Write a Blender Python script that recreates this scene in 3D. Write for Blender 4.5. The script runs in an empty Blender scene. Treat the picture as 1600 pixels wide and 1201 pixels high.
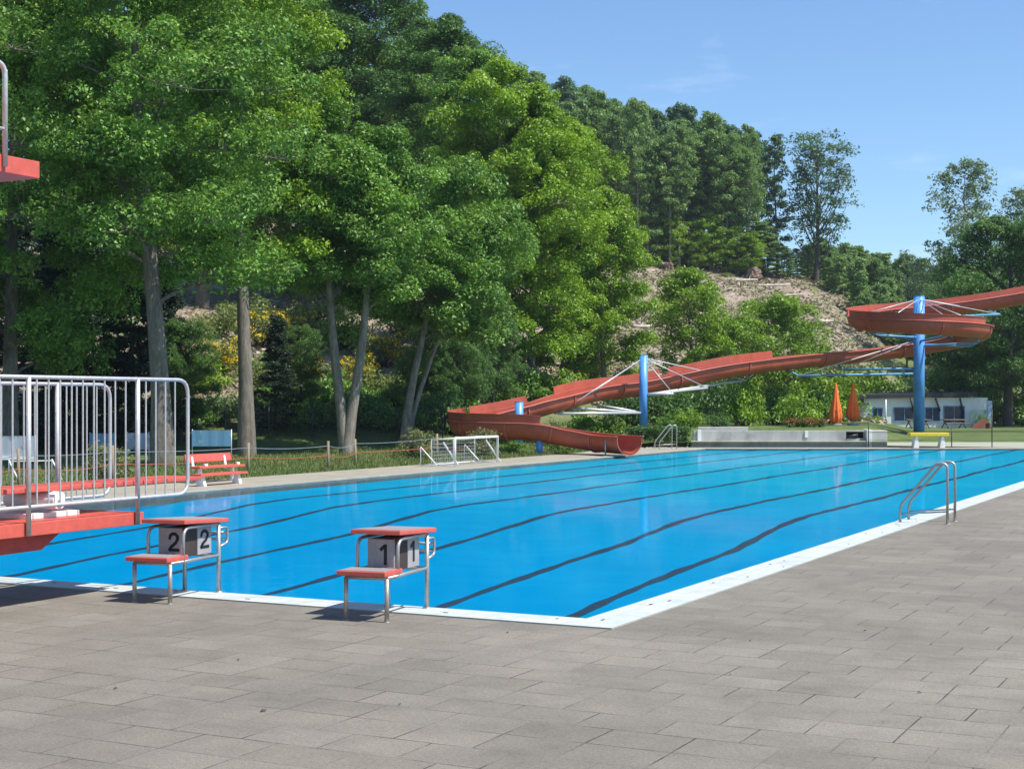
import bpy, bmesh, math, random
import numpy as np
from mathutils import Vector, Matrix
from mathutils.geometry import delaunay_2d_cdt
random.seed(7)
S = bpy.context.scene
COL = S.collection
R = math.radians
PI = math.pi
# ------------------------------------------------------------------ frame of the place
F, HOR, H = 2359.0, 626.0, 1.95          # focal length and horizon in photo pixels, eye height

def P(px, py, d):                        # point seen at a pixel, d metres ahead
    return Vector(((px-800)/F*d, d, H+(HOR-py)/F*d))

def G(px, py, z=0.0):                    # point on a level plane
    return P(px, py, F*(H-z)/(py-HOR))

TH = -R(26.92)                           # the pool is turned against the view
A = Vector((0.4528, 0.8916, 0))          # along the pool
B = Vector((-0.8916, 0.4528, 0))         # across it, to the left
C0 = Vector((0.852, 12.89, 0))           # near right outer corner of the coping

def UV(u, v, z=0.0):
    p = C0+B*u+A*v
    return Vector((p.x, p.y, z))

# ------------------------------------------------------------------ materials
def nmat(name):
    m = bpy.data.materials.new(name)
    m.use_nodes = True
    nt = m.node_tree
    return m, nt, nt.nodes['Principled BSDF'], nt.nodes['Material Output']

def node(nt, kind, **kw):
    n = nt.nodes.new(kind)
    for k, v in kw.items():
        if k in n.inputs:
            n.inputs[k].default_value = v
        else:
            setattr(n, k, v)
    return n

def coords(nt, space='Object'):
    return nt.nodes.new('ShaderNodeTexCoord').outputs[space]

def mix(nt, fac, a, b, blend='MIX'):
    n = nt.nodes.new('ShaderNodeMix')
    n.data_type = 'RGBA'
    n.blend_type = blend
    for sock, v in ((n.inputs[0], fac), (n.inputs[6], a), (n.inputs[7], b)):
        if isinstance(v, bpy.types.NodeSocket):
            nt.links.new(v, sock)
        elif isinstance(v, (int, float)):
            sock.default_value = v
        else:
            sock.default_value = (*v, 1)
    return n.outputs[2]

def ramp(nt, src, stops):
    n = nt.nodes.new('ShaderNodeValToRGB')
    e = n.color_ramp.elements
    while len(e) < len(stops):
        e.new(0.5)
    for el, (p, c) in zip(e, stops):
        el.position = p
        el.color = (*c, 1) if len(c) == 3 else c
    nt.links.new(src, n.inputs[0])
    return n.outputs[0]

def noise(nt, vec, scale, detail=5, rough=0.6, stretch=None):
    if stretch:
        mp = nt.nodes.new('ShaderNodeMapping')
        mp.inputs['Scale'].default_value = stretch
        nt.links.new(vec, mp.inputs[0])
        vec = mp.outputs[0]
    n = node(nt, 'ShaderNodeTexNoise', Scale=scale, Detail=detail, Roughness=rough)
    nt.links.new(vec, n.inputs['Vector'])
    return n.outputs['Fac']

def bump(nt, height, bsdf, strength=0.3, dist=0.02):
    b = node(nt, 'ShaderNodeBump', Strength=strength, Distance=dist)
    nt.links.new(height, b.inputs['Height'])
    nt.links.new(b.outputs[0], bsdf.inputs['Normal'])
    return b

def simple(name, col, rough=0.5, metal=0.0, var=0.25, scale=6.0, bmp=0.0, stretch=None, dirt=None, dirt_scale=1.5):
    m, nt, bs, out = nmat(name)
    v = coords(nt)
    f = noise(nt, v, scale, 6, 0.65, stretch)
    lo = tuple(c*(1-var) for c in col)
    hi = tuple(min(1, c*(1+var)) for c in col)
    c = ramp(nt, f, [(0.3, lo), (0.7, hi)])
    if dirt:
        f2 = noise(nt, v, dirt_scale, 8, 0.7)
        c = mix(nt, ramp(nt, f2, [(0.52, (0, 0, 0)), (0.72, (0.75,)*3)]), c, dirt)
    nt.links.new(c, bs.inputs['Base Color'])
    bs.inputs['Roughness'].default_value = rough
    bs.inputs['Metallic'].default_value = metal
    if bmp:
        bump(nt, f, bs, bmp)
    return m

M = {}
M['steel'] = simple('brushed_steel', (0.42, 0.405, 0.38), 0.45, 0.6, 0.15, 30)
M['galv'] = simple('galvanised_steel', (0.56, 0.56, 0.55), 0.45, 0.45, 0.15, 20)
M['red_paint'] = simple('red_coated_board', (0.60, 0.105, 0.075), 0.45, 0, 0.12, 9, 0.08, dirt=(0.35, 0.10, 0.08), dirt_scale=5)
M['red_shaded'] = simple('red_shaded_beam', (0.45, 0.06, 0.045), 0.6, 0, 0.2, 5, 0.1, dirt=(0.25, 0.06, 0.05), dirt_scale=3)  # darker copy of the red coat, with the shade under the platform in it
M['grip'] = simple('grey_antislip_sheet', (0.26, 0.235, 0.23), 0.85, 0, 0.25, 60, 0.3)
M['plate'] = simple('grey_plastic_housing', (0.36, 0.345, 0.345), 0.5, 0, 0.12, 8)
M['shade_panel'] = simple('dark_brown_gap_shade', (0.05, 0.035, 0.03), 0.8)
M['ink'] = simple('black_numeral', (0.012, 0.012, 0.014), 0.6)
M['fibre'] = simple('red_fibreglass', (0.41, 0.088, 0.050), 0.45, 0, 0.2, 1.2, 0, dirt=(0.25, 0.075, 0.052), dirt_scale=0.9)
M['flange'] = simple('faded_red_flange', (0.50, 0.12, 0.085), 0.5, 0, 0.1, 4)
M['blue_paint'] = simple('blue_column_paint', (0.095, 0.33, 0.76), 0.38, 0, 0.1, 1.5, 0, dirt=(0.09, 0.22, 0.48), dirt_scale=1.2)
M['blue_beam'] = simple('weathered_blue_beam', (0.12, 0.30, 0.50), 0.5, 0, 0.2, 3)
M['cable'] = simple('steel_cable', (0.55, 0.56, 0.57), 0.45, 0.4, 0.1)
M['white'] = simple('white_paint', (0.80, 0.80, 0.78), 0.5, 0, 0.06, 6, 0, dirt=(0.55, 0.55, 0.5), dirt_scale=3)
M['off_white'] = simple('offwhite_render', (0.80, 0.79, 0.77), 0.85, 0, 0.06, 3, 0.1, dirt=(0.66, 0.65, 0.62), dirt_scale=0.8)
M['concrete'] = simple('stained_concrete', (0.44, 0.43, 0.395), 0.9, 0, 0.22, 1.6, 0.3, (1, 1, 0.25), dirt=(0.20, 0.19, 0.17), dirt_scale=1.3)
M['concrete_light'] = simple('pale_concrete', (0.54, 0.53, 0.48), 0.9, 0, 0.15, 2.5, 0.2, dirt=(0.40, 0.39, 0.35), dirt_scale=1.2)
M['wood'] = simple('grey_weathered_wood', (0.25, 0.20, 0.14), 0.85, 0, 0.3, 8, 0.3, (1, 1, 0.15))
M['orange_rope'] = simple('orange_rope', (0.36, 0.085, 0.04), 0.8)
M['pale_rope'] = simple('pale_rope', (0.17, 0.22, 0.26), 0.8)
M['yellow'] = simple('yellow_board', (0.75, 0.55, 0.03), 0.5, 0, 0.1)
M['orange_cloth'] = simple('orange_canvas', (0.86, 0.17, 0.03), 0.8, 0, 0.15, 4, 0.2)
M['roof'] = simple('dark_roof_felt', (0.035, 0.035, 0.042), 0.85, 0, 0.3, 3)
M['fascia'] = simple('dark_timber_fascia', (0.03, 0.032, 0.045), 0.6)
M['win'] = simple('blue_window_glass', (0.012, 0.022, 0.07), 0.12, 0, 0.4, 2)
M['win_green'] = simple('greenish_glass', (0.16, 0.24, 0.24), 0.15, 0, 0.2, 2)
M['dark_metal'] = simple('dark_metal', (0.03, 0.032, 0.035), 0.5, 0.4)
M['fence'] = simple('dark_green_wire', (0.035, 0.055, 0.065), 0.6, 0.2)
M['black'] = simple('black_opening', (0.01, 0.01, 0.01), 0.9)
M['red_brown'] = simple('red_brown_boards', (0.30, 0.09, 0.06), 0.7)
M['stump'] = simple('fresh_cut_wood', (0.30, 0.22, 0.15), 0.9, 0, 0.3, 5, 0.4)
M['log'] = simple('bleached_log', (0.48, 0.43, 0.36), 0.9, 0, 0.3, 5, 0.4, (1, 1, 0.3))
M['banner_grey'] = simple('faded_grey_banner', (0.42, 0.45, 0.50), 0.7, 0, 0.15, 2, 0, dirt=(0.25, 0.27, 0.31), dirt_scale=3)
M['net'] = simple('pale_net_cord', (0.50, 0.53, 0.52), 0.9)
M['stone'] = simple('rough_boulder', (0.22, 0.15, 0.11), 0.95, 0, 0.35, 3, 0.5)

def bark(name, c1, c2, sc=5.0):
    m, nt, bs, out = nmat(name)
    v = coords(nt)
    f = noise(nt, v, sc, 9, 0.78, (1.6, 1.6, 0.35))
    f2 = noise(nt, v, 1.6, 5, 0.6)
    c = ramp(nt, f, [(0.32, c1), (0.66, c2)])
    c = mix(nt, ramp(nt, f2, [(0.52, (0, 0, 0)), (0.7, (0.6,)*3)]), c, (0.11, 0.12, 0.06))
    nt.links.new(c, bs.inputs['Base Color'])
    bs.inputs['Roughness'].default_value = 0.95
    bump(nt, f, bs, 0.9, 0.04)
    return m
M['bark'] = bark('grey_bark', (0.06, 0.05, 0.04), (0.27, 0.235, 0.195))
M['bark_dark'] = bark('dark_bark', (0.035, 0.03, 0.025), (0.11, 0.095, 0.08))
M['bark_pale'] = bark('pale_bark', (0.10, 0.085, 0.07), (0.36, 0.32, 0.27))

def leafmat(name, dark, light, trans=0.22, patch=0.35, hue_patch=None):
    m, nt, bs, out = nmat(name)
    geo = nt.nodes.new('ShaderNodeNewGeometry')
    c = ramp(nt, geo.outputs['Random Per Island'], [(0.0, dark), (1.0, light)])
    v = coords(nt)
    f = noise(nt, v, patch, 3, 0.5)
    mid = hue_patch or tuple(l*1.15 for l in light)
    c = mix(nt, ramp(nt, f, [(0.45, (0, 0, 0)), (0.62, (0.7,)*3)]), c, mid)
    nt.links.new(c, bs.inputs['Base Color'])
    bs.inputs['Roughness'].default_value = 0.48
    bs.inputs['Specular IOR Level'].default_value = 0.35
    tr = nt.nodes.new('ShaderNodeBsdfTranslucent')
    hsv = node(nt, 'ShaderNodeHueSaturation', Hue=0.485, Saturation=1.1, Value=1.5)
    nt.links.new(c, hsv.inputs['Color'])
    nt.links.new(hsv.outputs[0], tr.inputs['Color'])
    ms = nt.nodes.new('ShaderNodeMixShader')
    ms.inputs[0].default_value = trans
    nt.links.new(bs.outputs[0], ms.inputs[1])
    nt.links.new(tr.outputs[0], ms.inputs[2])
    nt.links.new(ms.outputs[0], out.inputs['Surface'])
    return m
M['leaf_maple'] = leafmat('maple_leaves', (0.042, 0.12, 0.018), (0.19, 0.35, 0.056))
M['leaf_fresh'] = leafmat('fresh_green_leaves', (0.07, 0.165, 0.012), (0.24, 0.385, 0.034))
M['leaf_lime'] = leafmat('lime_green_leaves', (0.10, 0.21, 0.018), (0.21, 0.34, 0.04))
M['leaf_dark'] = leafmat('deep_green_leaves', (0.030, 0.082, 0.022), (0.12, 0.235, 0.055), 0.25)
M['leaf_ridge'] = leafmat('ridge_leaves', (0.075, 0.155, 0.045), (0.20, 0.32, 0.09), 0.3)
M['leaf_ridge_dark'] = leafmat('dark_ridge_leaves', (0.042, 0.10, 0.045), (0.11, 0.195, 0.08), 0.3)
M['leaf_grey'] = leafmat('grey_green_leaves', (0.075, 0.125, 0.065), (0.18, 0.26, 0.12), 0.3)
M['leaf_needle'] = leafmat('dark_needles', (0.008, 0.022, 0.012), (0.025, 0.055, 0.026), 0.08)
M['leaf_young'] = leafmat('young_conifer_green', (0.10, 0.20, 0.05), (0.24, 0.36, 0.10), 0.25)
M['leaf_varieg'] = leafmat('variegated_leaves', (0.08, 0.12, 0.035), (0.27, 0.28, 0.13), 0.3)
M['leaf_yellow'] = leafmat('yellow_blossom', (0.60, 0.42, 0.01), (0.80, 0.62, 0.02), 0.3)
M['leaf_red'] = leafmat('red_blossom', (0.28, 0.05, 0.03), (0.45, 0.10, 0.06), 0.3)
M['grass'] = leafmat('grass_blades', (0.06, 0.11, 0.022), (0.17, 0.22, 0.06), 0.3, 0.6, (0.22, 0.22, 0.09))
M['brush'] = leafmat('dead_brush', (0.16, 0.115, 0.075), (0.46, 0.38, 0.29), 0.0, 0.25, (0.30, 0.24, 0.18))
M['weeds'] = leafmat('slope_weeds', (0.07, 0.12, 0.03), (0.22, 0.27, 0.08), 0.3)

# paving
m, nt, bs, out = nmat('concrete_pavers')
v = coords(nt)
wob = node(nt, 'ShaderNodeTexNoise', Scale=1.3, Detail=2)
nt.links.new(v, wob.inputs['Vector'])
vm = nt.nodes.new('ShaderNodeVectorMath'); vm.operation = 'SCALE'; vm.inputs['Scale'].default_value = 0.02
nt.links.new(wob.outputs['Color'], vm.inputs[0])
va = nt.nodes.new('ShaderNodeVectorMath'); va.operation = 'ADD'
nt.links.new(v, va.inputs[0]); nt.links.new(vm.outputs[0], va.inputs[1])
br = nt.nodes.new('ShaderNodeTexBrick')
br.offset = 0.5; br.offset_frequency = 3; br.squash = 1.0
for k, val in (('Scale', 1.0), ('Mortar Size', 0.007), ('Mortar Smooth', 0.4), ('Bias', -0.1), ('Brick Width', 0.52), ('Row Height', 0.40)):
    br.inputs[k].default_value = val
br.inputs['Color1'].default_value = (0.200, 0.183, 0.153, 1)
br.inputs['Color2'].default_value = (0.232, 0.213, 0.180, 1)
br.inputs['Mortar'].default_value = (0.18, 0.165, 0.14, 1)
nt.links.new(va.outputs[0], br.inputs['Vector'])
big = noise(nt, v, 0.42, 6, 0.65)
mid = noise(nt, v, 2.0, 7, 0.7)
fine = noise(nt, v, 42, 5, 0.75)
spk = noise(nt, v, 120, 3, 0.8)
jm = noise(nt, v, 1.7, 3, 0.6)
c = br.outputs['Color']
# joints: open and dark in places, filled flush elsewhere
jf = nt.nodes.new('ShaderNodeMath'); jf.operation = 'MULTIPLY'
nt.links.new(br.outputs['Fac'], jf.inputs[0])
nt.links.new(ramp(nt, jm, [(0.44, (0, 0, 0)), (0.60, (1, 1, 1))]), jf.inputs[1])
c = mix(nt, jf.outputs[0], c, (0.065, 0.058, 0.05))
c = mix(nt, 0.9, c, ramp(nt, big, [(0.30, (0.76, 0.755, 0.75)), (0.68, (1.16, 1.15, 1.13))]), 'MULTIPLY')
c = mix(nt, 0.9, c, ramp(nt, mid, [(0.28, (0.80, 0.795, 0.79)), (0.5, (1.0, 1.0, 1.0)), (0.75, (1.12, 1.12, 1.12))]), 'MULTIPLY')
c = mix(nt, 0.9, c, ramp(nt, fine, [(0.3, (0.70, 0.70, 0.70)), (0.7, (1.28, 1.28, 1.28))]), 'MULTIPLY')
c = mix(nt, 0.8, c, ramp(nt, spk, [(0.32, (0.55, 0.55, 0.55)), (0.62, (1.22, 1.22, 1.22))]), 'MULTIPLY')
# dark lichen patches, a few rubbed dark streaks
li = noise(nt, v, 0.9, 9, 0.75, (0.55, 1.6, 1))
c = mix(nt, ramp(nt, li, [(0.57, (0, 0, 0)), (0.74, (0.45, 0.45, 0.45))]), c, (0.10, 0.092, 0.080))
nt.links.new(c, bs.inputs['Base Color'])
bs.inputs['Roughness'].default_value = 0.92
bs.inputs['Specular IOR Level'].default_value = 0.25
hh = mix(nt, 0.5, jf.outputs[0], fine)
b_ = bump(nt, hh, bs, 0.4, -0.01)
M['paving'] = m

# light tile band
def tile(name, c1, c2, mort, bw, rh):
    m, nt, bs, out = nmat(name)
    v = coords(nt)
    br = nt.nodes.new('ShaderNodeTexBrick')
    br.offset = 0.0
    for k, val in (('Scale', 1.0), ('Mortar Size', 0.004), ('Mortar Smooth', 0.3), ('Bias', 0.0), ('Brick Width', bw), ('Row Height', rh)):
        br.inputs[k].default_value = val
    br.inputs['Color1'].default_value = (*c1, 1)
    br.inputs['Color2'].default_value = (*c2, 1)
    br.inputs['Mortar'].default_value = (*mort, 1)
    nt.links.new(v, br.inputs['Vector'])
    f = noise(nt, v, 3, 8, 0.75)
    c = mix(nt, 0.8, br.outputs['Color'], ramp(nt, f, [(0.3, (0.74, 0.75, 0.73)), (0.55, (1.0, 1.0, 1.0))]), 'MULTIPLY')
    nt.links.new(c, bs.inputs['Base Color'])
    bs.inputs['Roughness'].default_value = 0.55
    return m
M['coping'] = tile('white_edge_tiles', (0.50, 0.54, 0.515), (0.565, 0.60, 0.575), (0.36, 0.385, 0.36), 0.25, 0.25)
M['edge'] = tile('beige_edge_slabs', (0.36, 0.33, 0.27), (0.42, 0.385, 0.32), (0.26, 0.24, 0.2), 0.5, 0.5)
M['sidepave'] = tile('beige_path_slabs', (0.33, 0.30, 0.235), (0.40, 0.365, 0.29), (0.24, 0.22, 0.18), 0.5, 0.5)

# pool
m, nt, bs, out = nmat('blue_pool_paint')
v = coords(nt)
f = noise(nt, v, 0.35, 4, 0.6)
f2 = noise(nt, v, 2.5, 5, 0.6, (0.5, 1, 1))
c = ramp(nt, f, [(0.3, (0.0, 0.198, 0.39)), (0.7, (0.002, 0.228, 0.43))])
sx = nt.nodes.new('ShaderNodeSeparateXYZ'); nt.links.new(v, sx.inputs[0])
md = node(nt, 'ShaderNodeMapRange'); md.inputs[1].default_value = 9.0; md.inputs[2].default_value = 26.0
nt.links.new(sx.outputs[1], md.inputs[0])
c = mix(nt, md.outputs[0], c, ramp(nt, f, [(0.3, (0.006, 0.26, 0.40)), (0.7, (0.012, 0.30, 0.44))]))  # paler far end: light absorbed less by shallow water, put into the floor colour
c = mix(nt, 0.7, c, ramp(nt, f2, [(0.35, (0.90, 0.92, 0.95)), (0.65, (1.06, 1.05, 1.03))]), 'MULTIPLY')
nt.links.new(c, bs.inputs['Base Color'])
bs.inputs['Roughness'].default_value = 0.7
bs.inputs['Specular IOR Level'].default_value = 0.0
M['pool'] = m
M['lane'] = simple('dark_lane_paint', (0.002, 0.020, 0.055), 0.8, 0, 0.3, 1.5)
m, nt, bs, out = nmat('pool_water')
nt.nodes.remove(bs)
v = coords(nt)
n1 = noise(nt, v, 1.1, 3, 0.5, (1.0, 0.6, 1))
n2 = noise(nt, v, 5.0, 4, 0.55, (1.0, 0.5, 1))
nm = mix(nt, 0.35, n1, n2)
bp = node(nt, 'ShaderNodeBump', Strength=0.10, Distance=0.06)
nt.links.new(nm, bp.inputs['Height'])
fr = node(nt, 'ShaderNodeFresnel', IOR=1.33)
nt.links.new(bp.outputs[0], fr.inputs['Normal'])
mr = node(nt, 'ShaderNodeMapRange')
mr.inputs[1].default_value = 0.20; mr.inputs[2].default_value = 0.85
mr.inputs[3].default_value = 0.004; mr.inputs[4].default_value = 0.30
nt.links.new(fr.outputs[0], mr.inputs[0])
tp = nt.nodes.new('ShaderNodeBsdfTransparent')
tp.inputs[0].default_value = (0.90, 0.98, 1.0, 1)
gl = nt.nodes.new('ShaderNodeBsdfGlossy')
gl.inputs['Roughness'].default_value = 0.04
nt.links.new(bp.outputs[0], gl.inputs['Normal'])
ms = nt.nodes.new('ShaderNodeMixShader')
nt.links.new(mr.outputs[0], ms.inputs[0])
nt.links.new(tp.outputs[0], ms.inputs[1])
nt.links.new(gl.outputs[0], ms.inputs[2])
nt.links.new(ms.outputs[0], out.inputs['Surface'])
M['water'] = m

# ground
m, nt, bs, out = nmat('meadow_and_cleared_slope')
v = coords(nt)
at = nt.nodes.new('ShaderNodeAttribute'); at.attribute_name = 'cleared'
g1 = noise(nt, v, 0.9, 8, 0.7)
g2 = noise(nt, v, 6, 8, 0.75)
gc = ramp(nt, g1, [(0.3, (0.045, 0.085, 0.018)), (0.55, (0.11, 0.155, 0.035)), (0.75, (0.19, 0.185, 0.07))])
gc = mix(nt, 0.6, gc, ramp(nt, g2, [(0.3, (0.55, 0.6, 0.5)), (0.7, (1.25, 1.2, 1.2))]), 'MULTIPLY')
d1 = noise(nt, v, 0.22, 8, 0.7)
d2 = noise(nt, v, 2.2, 8, 0.8)
dc = ramp(nt, d2, [(0.3, (0.14, 0.10, 0.065)), (0.5, (0.30, 0.235, 0.175)), (0.68, (0.46, 0.39, 0.31))])
dc = mix(nt, ramp(nt, d1, [(0.5, (0, 0, 0)), (0.62, (0.85,)*3)]), dc, (0.11, 0.15, 0.04))
c = mix(nt, at.outputs['Fac'], gc, dc)
nt.links.new(c, bs.inputs['Base Color'])
bs.inputs['Roughness'].default_value = 0.95
bump(nt, mix(nt, 0.5, g2, d2), bs, 0.8, 0.12)
M['ground'] = m

# ------------------------------------------------------------------ mesh helpers
class MB:
    def __init__(s):
        s.v, s.f, s.sm = [], [], []
    def add(s, vs, fs, smooth=False):
        o = len(s.v)
        s.v += [tuple(p) for p in vs]
        s.f += [tuple(i+o for i in f) for f in fs]
        s.sm += [smooth]*len(fs)
        return s
    def box(s, c, d, rz=0.0, mat=None):
        hx, hy, hz = d[0]/2, d[1]/2, d[2]/2
        vs = [Vector((x*hx, y*hy, z*hz)) for z in (-1, 1) for x, y in ((-1, -1), (1, -1), (1, 1), (-1, 1))]
        r = mat or Matrix.Rotation(rz, 3, 'Z')
        vs = [r @ p+Vector(c) for p in vs]
        return s.add(vs, [(3, 2, 1, 0), (4, 5, 6, 7), (0, 1, 5, 4), (1, 2, 6, 5), (2, 3, 7, 6), (3, 0, 4, 7)])
    def box2(s, a, b):
        a, b = Vector(a), Vector(b)
        return s.box((a+b)/2, [abs(x) for x in (b-a)])
    def tube(s, pts, r, n=8, caps=True, round_=0.0):
        pts = [Vector(p) for p in pts]
        if round_:
            pts = fillet(pts, round_)
        k = len(pts)
        rs = r if isinstance(r, (list, tuple)) else [r]*k
        tang = []
        for i in range(k):
            t = (pts[min(i+1, k-1)]-pts[max(i-1, 0)])
            tang.append(t.normalized() if t.length > 1e-9 else Vector((0, 0, 1)))
        ref = Vector((0, 0, 1)) if abs(tang[0].z) < 0.9 else Vector((1, 0, 0))
        nrm = (ref-tang[0]*ref.dot(tang[0])).normalized()
        vs, fs = [], []
        for i in range(k):
            nrm = (nrm-tang[i]*nrm.dot(tang[i]))
            nrm = nrm.normalized() if nrm.length > 1e-6 else tang[i].orthogonal().normalized()
            bi = tang[i].cross(nrm)
            for j in range(n):
                a = 2*PI*j/n
                vs.append(pts[i]+(nrm*math.cos(a)+bi*math.sin(a))*rs[i])
        for i in range(k-1):
            for j in range(n):
                fs.append((i*n+j, i*n+(j+1) % n, (i+1)*n+(j+1) % n, (i+1)*n+j))
        s.add(vs, fs, True)
        if caps:
            o = len(s.v)-len(vs)
            s.f.append(tuple(o+j for j in reversed(range(n)))); s.sm.append(False)
            s.f.append(tuple(o+(k-1)*n+j for j in range(n))); s.sm.append(False)
        return s
    def prism(s, poly, z0, z1):
        n = len(poly)
        vs = [(x, y, z0) for x, y in poly]+[(x, y, z1) for x, y in poly]
        fs = [tuple(reversed(range(n))), tuple(range(n, 2*n))]+[(i, (i+1) % n, (i+1) % n+n, i+n) for i in range(n)]
        return s.add(vs, fs)
    def build(s, name, mat, parent=None, bevel=0.0, off=None):
        if off is not None:
            s.v = [(x-off[0], y-off[1], z-off[2]) for x, y, z in s.v]
        me = bpy.data.meshes.new(name)
        me.from_pydata(s.v, [], s.f)
        me.polygons.foreach_set('use_smooth', s.sm)
        me.materials.append(mat)
        me.update()
        o = bpy.data.objects.new(name, me)
        COL.objects.link(o)
        if parent:
            o.parent = parent
        if bevel:
            b = o.modifiers.new('bevel', 'BEVEL')
            b.width = bevel; b.segments = 2; b.limit_method = 'ANGLE'
        return o

def fillet(pts, r, n=5):
    out = [pts[0]]
    for i in range(1, len(pts)-1):
        a, p, b = pts[i-1], pts[i], pts[i+1]
        da, db = (a-p), (b-p)
        q = min(r, da.length*0.49, db.length*0.49)
        s0, s1 = p+da.normalized()*q, p+db.normalized()*q
        for k in range(n+1):
            t = k/n
            out.append(s0*(1-t)**2+p*2*t*(1-t)+s1*t*t)
    out.append(pts[-1])
    return out

def tag(o, label, cat, group=None):
    o['label'] = label; o['category'] = cat
    if group:
        o['group'] = group
    return o

def thing(name, label, cat, loc=(0, 0, 0), rz=0.0, group=None):
    o = bpy.data.objects.new(name, None)
    o.empty_display_size = 0.2
    COL.objects.link(o)
    o.location = loc
    o.rotation_euler = (0, 0, rz)
    return tag(o, label, cat, group)

def structure(o, kind='structure'):
    o['kind'] = kind
    return o

KIDS = {}
def copy_thing(root, loc, rz=0.0, scale=None, label=None):
    def rec(o, parent):
        c = o.copy()
        COL.objects.link(c)
        if parent:
            c.parent = parent
        for ch in list(o.children):
            rec(ch, c)
        return c
    c = rec(root, None)
    c.location = loc
    c.rotation_euler = (0, 0, rz)
    if scale:
        c.scale = scale if hasattr(scale, '__len__') else (scale,)*3
    if label:
        c['label'] = label
    return c

def raw_mesh(name, verts, nper, mat, smooth=False):
    """verts (K*nper,3) -> K separate faces of nper corners each"""
    me = bpy.data.meshes.new(name)
    n = len(verts)
    me.vertices.add(n)
    me.vertices.foreach_set('co', np.ascontiguousarray(verts, np.float32).ravel())
    me.loops.add(n)
    me.loops.foreach_set('vertex_index', np.arange(n, dtype=np.int32))
    k = n//nper
    me.polygons.add(k)
    me.polygons.foreach_set('loop_start', np.arange(0, n, nper, dtype=np.int32))
    me.materials.append(mat)
    me.update(calc_edges=True)
    return me

def link(name, me, parent=None):
    o = bpy.data.objects.new(name, me)
    COL.objects.link(o)
    if parent:
        o.parent = parent
    return o

# ------------------------------------------------------------------ foliage
def unit(a):
    return a/np.maximum(np.linalg.norm(a, axis=1, keepdims=True), 1e-9)

def leaves(rng, cen, rad, per, size, up=0.5, shell=0.55, aspect=0.55, droop=0.0):
    """leaf sized faces round clump centres; rad (N,3)"""
    cen = np.repeat(np.asarray(cen, float), per, axis=0)
    rad = np.repeat(np.asarray(rad, float), per, axis=0)
    n = len(cen)
    d = unit(rng.normal(size=(n, 3)))
    d[:, 2] = np.where((d[:, 2] < -0.2) & (rng.random(n) < 0.6), -d[:, 2], d[:, 2])
    r = shell+(1.05-shell)*rng.random(n)**0.8
    p = cen+d*rad*r[:, None]
    if droop:
        hor = np.hypot(d[:, 0], d[:, 1])
        p[:, 2] -= droop*hor**2*rad[:, 0]
    nor = unit(d*0.6+np.array([0, 0, up*0.8])+rng.normal(size=(n, 3))*0.5)
    t = unit(np.cross(nor, rng.normal(size=(n, 3))))
    b = np.cross(nor, t)
    s = size*(0.55+0.9*rng.random(n)**1.4)[:, None]
    q = np.empty((n, 4, 3))
    q[:, 0] = p-t*s*0.55
    q[:, 1] = p+b*s*aspect*0.5+nor*s*0.08
    q[:, 2] = p+t*s*0.55
    q[:, 3] = p-b*s*aspect*0.5+nor*s*0.08
    return q.reshape(-1, 3)

def limb_curve(rng, p0, az, el, L, curl=0.0, n=6, wob=0.06):
    pts = [np.array(p0, float)]
    a, e = az, el
    for i in range(n-1):
        a += rng.normal()*wob*3
        e += curl/(n-1)+rng.normal()*wob
        st = L/(n-1)
        pts.append(pts[-1]+st*np.array([math.cos(e)*math.cos(a), math.cos(e)*math.sin(a), math.sin(e)]))
    return pts

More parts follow.
